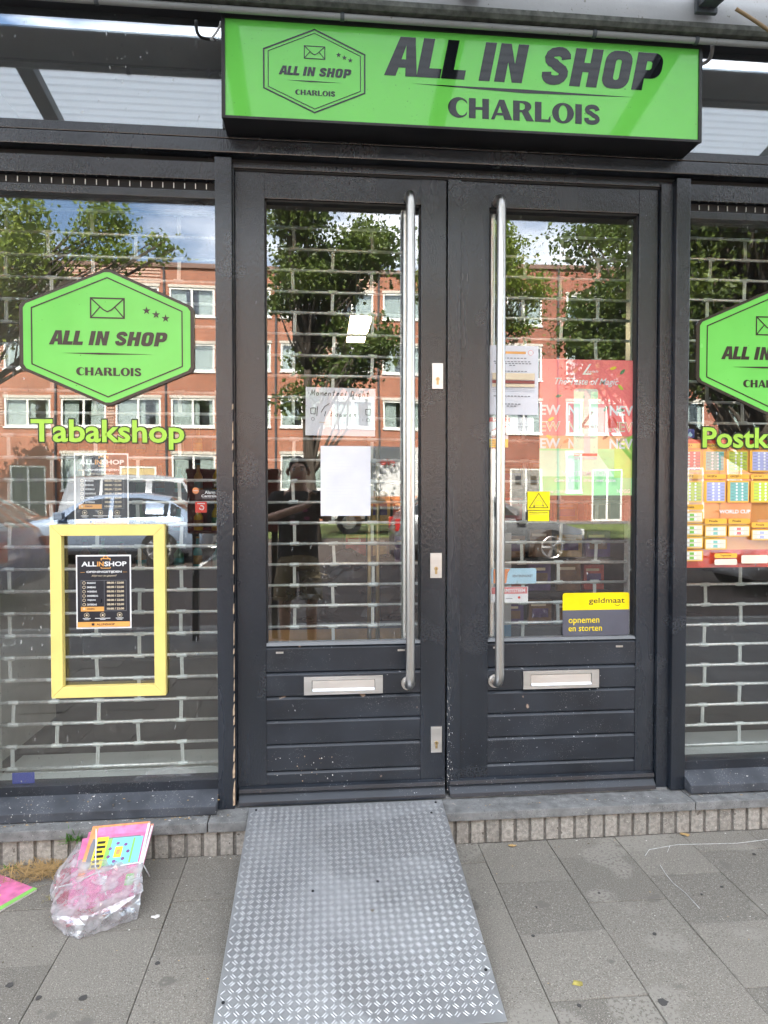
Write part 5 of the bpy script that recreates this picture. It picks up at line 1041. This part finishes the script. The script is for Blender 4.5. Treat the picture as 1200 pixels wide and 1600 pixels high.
d = 12.4; tree('dark leafy tree whose boughs hang beside the drink poster', MX(1015, d), d, 9.6, bl(15, 4, .1, 0, 6.6, 1.35, 1.5, 2.0, 1.0), 26000, .11, 'leaf_b', .2, 4)
d = 8.4; tree('broad dark tree standing close to the shop beyond the Postk window', MX(1190, d), d, 8.6, bl(20, 5, 0.2, 0, 5.4, 2.0, 1.6, 1.9, 1.0), 34000, .10, 'leaf_b', .22, 5)
d = 24; tree('distant tree on the lawn behind the silver cars', MX(-120, d), d, 9.0, bl(10, 6, 0, 0, 6.6, 1.8, 1.6, 1.4, 1.1), 7000, .2, 'leaf_a', .2, 6)

# cars ---------------------------------------------------------------------
HATCH = [(0, .34, .56, .57, .66), (.1, .24, .66, .69, .79), (.6, .2, .78, .83, .85), (1.15, .2, .87, .93, .86), (1.85, .2, .90, 1.36, .86), (2.3, .2, .91, 1.44, .86), (2.9, .2, .93, 1.44, .86), (3.45, .2, .95, 1.36, .85), (3.95, .22, .96, 1.00, .82), (4.08, .28, .78, .80, .79), (4.12, .36, .6, .61, .74)]
VAN = [(0, .34, .7, .72, .72), (.1, .26, .85, .9, .86), (.7, .22, 1.0, 1.08, .9), (1.0, .22, 1.05, 1.14, .9), (1.55, .22, 1.08, 1.80, .9), (2.2, .22, 1.08, 1.88, .9), (3.4, .22, 1.08, 1.88, .9), (4.2, .22, 1.08, 1.84, .9), (4.4, .24, 1.06, 1.12, .88), (4.48, .34, .7, .72, .84)]
def car(name, label, cat, x, d, paint, prof, flip=False, cab=(3, 4, -4, -3), wheels=(.78, 3.3), wr=.31, zoff=0):
    o = thing(name, label, cat, (x, -d, gz(d) - .026)); Lc = prof[-1][0]; o.rotation_euler = (0, 0, math.pi if flip else 0)
    ns = len(prof); secs = []
    for (sx, zb, belt, roof, hw) in prof:
        cabn = roof - belt > .2; rw = hw * (.74 if cabn else .93); hr = roof - (.05 if cabn else .012)
        half = [(0, zb), (hw * .82, zb), (hw, zb + .16), (hw * 1.01, zb + (belt - zb) * .6), (hw * .97, belt), (rw, hr), (rw * .62, roof), (0, roof + .012)]
        secs.append([(sx - Lc / 2, -a, b) for a, b in half] + [(sx - Lc / 2, a, b) for a, b in half[-2:0:-1]])
    vs_ = [q for s_ in secs for q in s_]; k = len(secs[0]); m = MB(); body = []; glass = []
    cs = [i % ns for i in cab]
    for i in range(ns - 1):
        for j in range(k):
            f = (i * k + j, i * k + (j + 1) % k, (i + 1) * k + (j + 1) % k, (i + 1) * k + j)
            top = j in (5, 6, 7, 8); (glass if top and i in (cs[0], cs[2]) else body).append(f)
    body.append(tuple(range(k))[::-1]); body.append(tuple((ns - 1) * k + j for j in range(k)))
    m.add(vs_, body, paint); b_ = m.build('body', o, 0, True); recalc(b_.data)
    MB().add(vs_, glass, 'car_glass').build('windscreen', o, 0, True)
    def side(i, f, t_, s_):      # point on the side glass
        (x0_, _, b0, r0, h0), (x1_, _, b1, r1, h1) = prof[i], prof[min(i + 1, ns - 1)]
        def pt_(pr): 
            (x_, zb, be, ro, hw) = pr; cabn = ro - be > .2; return Vector((x_, hw * .97, be)), Vector((x_, hw * (.74 if cabn else .93), ro - (.05 if cabn else .012)))
        a0, a1 = pt_(prof[i]); c0, c1 = pt_(prof[min(i + 1, ns - 1)]); p_ = a0.lerp(c0, f).lerp(a1.lerp(c1, f), t_); return (p_.x - Lc / 2, s_ * (p_.y + .008), p_.z)
    for s_ in (1, -1):
        i0, i1 = cs[1], cs[2]
        mid = (i0 + i1) // 2
        for (a, fa, b, fb, front) in ((i0 - 1, .45, mid, .05, True), (mid, .18, i1, .0, False), (i1, .08, i1, .5, None)):
            lo, hi = [], []
            seq = [(a, fa)] + [(q, 0) for q in range(a + 1, b + 1) if (q, 0) != (b, fb)] + [(b, fb)]
            for (q, f) in seq: lo.append(side(q, f, .06, s_)); hi.append(side(q, f, .12 if (front and q == a) else .9, s_))
            n_ = len(lo); MB().add(lo + hi, [(q, q + 1, n_ + q + 1, n_ + q) for q in range(n_ - 1)], 'car_glass').build('side_window', o)
        for f_ in ((prof[4][0] + prof[mid][0]) / 2 + .35, prof[i1][0] - .25): MB().box(f_ - Lc / 2 - .1, f_ - Lc / 2 + .1, s_ * .855 - .02, s_ * .855 + .02, .74, .78, 'rubber').build('door_handle', o)
        MB().box(prof[3][0] + .2 - Lc / 2, prof[3][0] + .38 - Lc / 2, s_ * .98 - .09, s_ * .98 + .09, .9, 1.05, paint).build('wing_mirror', o, .02)
        MB().box(-Lc / 2 + .02, -Lc / 2 + .22, s_ * .62 - .13, s_ * .62 + .13, .55, .68, 'lamp_clear').build('headlight', o, .02)
        MB().box(Lc / 2 - .1, Lc / 2 + .0, s_ * .7 - .1, s_ * .7 + .1, .62, .88, 'lamp_red').build('tail_light', o, .02)
        for wx in wheels:
            X = wx - Lc / 2; hw = .86 if prof is HATCH else .9
            w_ = MB().tube([(X, s_ * (hw - .2), wr), (X, s_ * (hw + .004), wr)], wr + .055, 'rubber', 24).build('wheel', o)
            MB().tube([(X, s_ * (hw - .18), wr), (X, s_ * (hw + .012), wr), (X, s_ * (hw + .022), wr)], [wr, wr, wr - .03], 'tyre', 24).build('tyre', w_)
            r_ = MB().tube([(X, s_ * (hw + .02), wr), (X, s_ * (hw + .025), wr)], wr - .1, 'cabinet_dark', 20)
            for q in range(5):
                a_ = q * 1.2566; r_.tube([(X, s_ * (hw + .03), wr), (X + (wr - .08) * math.cos(a_), s_ * (hw + .028), wr + (wr - .08) * math.sin(a_))], [.03, .045], 'rim', 5)
            r_.tube([(X + (wr - .09) * math.cos(t_), s_ * (hw + .026), wr + (wr - .09) * math.sin(t_)) for t_ in [q * .3307 for q in range(20)]], .022, 'rim', 5, False); r_.build('rim', w_)
    return o
car('parked_car', 'silver blue hatchback parked side on across the road', 'car', MX(168, 11.6), 11.6, 'car_silver', HATCH)
car('parked_car', 'black hatchback parked ahead of the silver blue one', 'car', MX(-32, 12.3), 12.3, 'car_dark', HATCH, True)
car('parked_van', 'pale silver van parked behind the silver blue hatchback', 'van', MX(250, 14.6), 14.6, 'car_pale', VAN, True)
car('parked_car', 'dark blue car standing at the near side of the road', 'car', MX(-215, 6.4), 6.4, 'car_blue', HATCH)
car('parked_car', 'white car parked near the broad dark tree', 'car', MX(1235, 8.0), 8.0 - 1.2, 'car_white', HATCH)
car('parked_car', 'grey hatchback parked opposite the right door', 'car', MX(800, 9.2), 11.4, 'car_grey', HATCH, True)
# delivery lorry
lo = thing('delivery_lorry', 'white box lorry with an orange band parked on the far side', 'lorry', (MX(655, 20.5), -20.5, .13))
MB().box(-2.0, 2.6, -1.0, 1.0, .85, 3.0, 'car_white').build('box_body', lo, .03); MB().box(-2.0, 2.6, 1.001, 1.006, .95, 1.3, 'mag_orange').build('orange_band', lo); MB().box(-3.3, -2.05, -.95, .95, .5, 2.3, 'car_white').build('cab', lo, .12); MB().box(-3.0, -2.3, .951, .956, 1.4, 2.0, 'car_glass').build('cab_window', lo)
t = MB(); vs_, fs_ = text_geo('gie', .02, .2); q_ = (vs_ - vs_.min(0)) / (vs_.max(0) - vs_.min(0)); t.add([(-1.0 - .55 * a, 1.008, 2.3 + .3 * b) for a, b in q_], fs_, 'ink_red'); t.build('lettering', lo)
for X in (-.6, .6): MB().poly([(-1.1 + X + .32 * math.cos(k), 1.16 + .1 * math.sin(k)) for k in [i * .52 for i in range(12)]], 1.009, 'pack_brown').build('food_picture', lo)
MB().box(-3.2, 2.5, -.9, .9, .45, .85, 'cabinet_dark').build('chassis', lo)
for X in (-2.6, 1.5):
    for s_ in (1, -1): w_ = MB().tube([(X, s_ * .75, .42), (X, s_ * 1.0, .42)], .42, 'tyre', 22).build('wheel', lo); MB().tube([(X, s_ * .99, .42), (X, s_ * 1.01, .42)], .24, 'rim', 18).build('rim', w_)
# red street cabinet on two legs
d = 4.0; x0, x1 = MX(298, d), MX(434, d); cb = thing('post_box', 'dark red street post box on two legs reflected beside the post', 'post box', ((x0 + x1) / 2, -d, 0)); w_ = (x1 - x0) / 2
MB().box(-w_, w_, -.22, .22, 1.10, 1.72, 'cabinet_red').build('body', cb, .02); MB().box(-w_ - .01, w_ + .01, -.23, .23, 1.70, 1.745, 'cabinet_red').build('lid', cb, .012); MB().box(-w_ * .6, w_ * .6, .221, .228, 1.5, 1.56, 'cabinet_dark').build('letter_slot', cb); MB().box(-w_ * .55, w_ * .5, .221, .226, 1.18, 1.42, 'cabinet_dark').build('front_plate', cb)
for sx in (-1, 1): MB().box(sx * w_ * .9 - .03, sx * w_ * .9 + .03, -.04, .04, -.01, 1.11, 'cabinet_dark').build('leg', cb, .006)

# person taking the picture ----------------------------------------------------
def skin(name, joints, edges, mat, parent, sub=2, root=0):
    me = bpy.data.meshes.new(name); me.from_pydata([j[0] for j in joints], edges, []); o = bpy.data.objects.new(name, me); COL.objects.link(o); me.materials.append(MATS[mat])
    o.modifiers.new('skin', 'SKIN').use_smooth_shade = True; sm = o.modifiers.new('sub', 'SUBSURF'); sm.levels = sub; sm.render_levels = sub
    for i, j in enumerate(joints):
        r = j[1] if isinstance(j[1], tuple) else (j[1], j[1]); me.skin_vertices[0].data[i].radius = r; me.skin_vertices[0].data[i].use_root = (i == root)
    o.parent = parent; return o
PX, PY = -.22, -3.32
per = thing('person', 'person in dark printed shirt and khaki shorts holding up a phone', 'person', (PX, PY, 0))
J = [((0, 0, .95), (.15, .11)), ((0, 0, 1.12), (.14, .10)), ((0, 0, 1.32), (.17, .11)), ((0, 0, 1.47), (.12, .08)), ((0, .01, 1.55), .062), ((0, .03, 1.62), (.078, .09)), ((0, .035, 1.70), (.098, .118)), ((0, .02, 1.79), (.088, .1)),
     ((.19, 0, 1.45), .06), ((.27, .12, 1.24), .045), ((.25, .34, 1.40), .036), ((-.19, 0, 1.45), .06), ((-.33, .1, 1.24), .045), ((.08, .34, 1.38), .034), ((.225, .40, 1.43), .03), ((.13, .40, 1.42), .03),
     ((.1, 0, .86), .095), ((.12, .02, .5), .062), ((.125, -.01, .1), .045), ((-.1, 0, .86), .095), ((-.12, .02, .5), .062), ((-.125, -.01, .1), .045), ((.13, .13, .045), .04), ((-.13, .13, .045), .04),
     ((0, .145, 1.685), (.014, .016))]
E = [(0, 1), (1, 2), (2, 3), (3, 4), (4, 5), (5, 6), (6, 7), (3, 8), (8, 9), (9, 10), (10, 14), (3, 11), (11, 12), (12, 13), (13, 15), (0, 16), (16, 17), (17, 18), (0, 19), (19, 20), (20, 21), (18, 22), (21, 23), (6, 24)]
body = skin('body', J, E, 'skin', per)
def loft(mb, rings, mat, n=20):          # elliptical rings (centre, rx, ry) stacked upwards
    vs_ = [(c[0] + rx * math.cos(6.28319 * k / n), c[1] + ry * math.sin(6.28319 * k / n), c[2]) for c, rx, ry in rings for k in range(n)]
    mb.add(vs_, [(i * n + k, i * n + (k + 1) % n, (i + 1) * n + (k + 1) % n, (i + 1) * n + k) for i in range(len(rings) - 1) for k in range(n)], mat); return mb
sh_ = loft(MB(), [((0, .0, .845), .188, .135), ((0, 0, .93), .186, .132), ((0, 0, 1.1), .178, .126), ((0, 0, 1.25), .186, .130), ((0, 0, 1.38), .2, .132), ((0, 0, 1.45), .185, .118), ((0, .004, 1.50), .125, .095), ((0, .008, 1.525), .075, .072)], 'shirt')
for s_, ex in ((1, .268), (-1, -.312)): sh_.tube([(s_ * .13, 0, 1.44), (s_ * .19, .0, 1.44), (s_ * .225, .03, 1.38), (ex * .97, .075, 1.285)], [.085, .088, .085, .074], 'shirt', 14)
sh_.build('shirt', per, 0, True)
st_ = loft(MB(), [((0, 0, .80), .19, .14), ((0, 0, .9), .186, .134), ((0, 0, 1.0), .172, .126)], 'shorts')
for s_ in (1, -1): loft(st_, [((s_ * .122, .012, .50), .108, .112), ((s_ * .115, .01, .65), .105, .114), ((s_ * .098, .0, .80), .098, .128), ((s_ * .09, 0, .88), .085, .12)], 'shorts')
st_.build('shorts', per, 0, True)
for s_ in (1, -1):
    e_ = MB().tube([(s_ * .034, .125, 1.712), (s_ * .034, .140, 1.712)], [.015, .011], 'ink_white', 10).build('eye', per, 0, True); MB().tube([(s_ * .034, .139, 1.712), (s_ * .034, .1425, 1.712)], .006, 'hair', 8).build('iris', e_)
    MB().tube([(s_ * .016, .140, 1.735), (s_ * .036, .140, 1.74), (s_ * .055, .128, 1.733)], .005, 'hair', 6).build('eyebrow', per, 0, True)
    MB().tube([(s_ * .088, .02, 1.665), (s_ * .102, .012, 1.70), (s_ * .09, .025, 1.728)], [.012, .016, .013], 'skin', 8).build('ear', per, 0, True)
MB().tube([(-.028, .122, 1.643), (0, .130, 1.64), (.028, .122, 1.643)], [.004, .007, .004], 'print_pink', 6).build('mouth', per, 0, True)
for s_ in (1, -1): skin('shoe', [((s_ * .125, -.05, .055), .052), ((s_ * .13, .06, .05), .052), ((s_ * .135, .17, .035), .036)], [(0, 1), (1, 2)], 'shoe', per)
hb = bmesh.new(); bmesh.ops.create_icosphere(hb, subdivisions=3, radius=1)
for v in hb.verts: v.co = Vector((v.co.x * .088, v.co.y * .105 - .012, v.co.z * .095 if v.co.z > -.2 else v.co.z * .12)); 
for v in hb.verts:
    if v.co.y > .03 and v.co.z < .03: v.co.y = .03
me = bpy.data.meshes.new('hair'); hb.to_mesh(me); hb.free(); me.materials.append(MATS['hair']); q = bpy.data.objects.new('hair', me); COL.objects.link(q); q.parent = per; q.location = (0, .03, 1.745)
def handmesh(side, loc, rz):
    h = skin('hand', [((0, 0, 0), (.03, .016)), ((0, 0, .05), (.036, .015)), ((0, 0, .08), (.034, .012))], [(0, 1), (1, 2)], 'skin', per, 1)
    h.location = loc; h.rotation_euler = rz
    for k, (fx, ln) in enumerate(((-.026, .055), (-.009, .068), (.009, .064), (.025, .05))):
        f = skin('finger', [((fx, 0, .07), .0095), ((fx, .012, .07 + ln * .5), .0088), ((fx, .035, .07 + ln * .8), .008)], [(0, 1), (1, 2)], 'skin', h, 1)
    skin('thumb', [((side * .03, 0, .015), .011), ((side * .05, .012, .04), .010), ((side * .05, .03, .065), .009)], [(0, 1), (1, 2)], 'skin', h, 1)
handmesh(-1, (.245, .385, 1.405), (R(-12), 0, R(10))); handmesh(1, (.12, .385, 1.395), (R(-12), R(8), R(-10)))
t = MB(); rr = random.Random(3)
for k in range(9): a_ = rr.uniform(-.09, .09); b_ = rr.uniform(1.2, 1.34); t.add([(a_ + .03 * math.cos(q), .156 + rr.uniform(0, .001), b_ + .018 * math.sin(q)) for q in [i * 1.05 for i in range(6)]], [(0, 1, 2, 3, 4, 5)], 'print_pink' if k % 2 else 'ink_grey')
t.build('shirt_print', per)
ph = thing('phone', 'slim dark phone held up in both hands towards the shop', 'phone', (-.02, -2.905, 1.46)); MB().box(-.08, .08, -.005, .005, -.038, .038, 'black_metal').build('body', ph, .003); MB().box(-.076, .076, -.0062, -.0052, -.034, .034, 'car_glass').build('screen', ph)
for k in range(3): MB().tube([(.045 - .02 * k, .005, .018), (.045 - .02 * k, .007, .018)], .008, 'car_glass', 14).build('lens', ph)
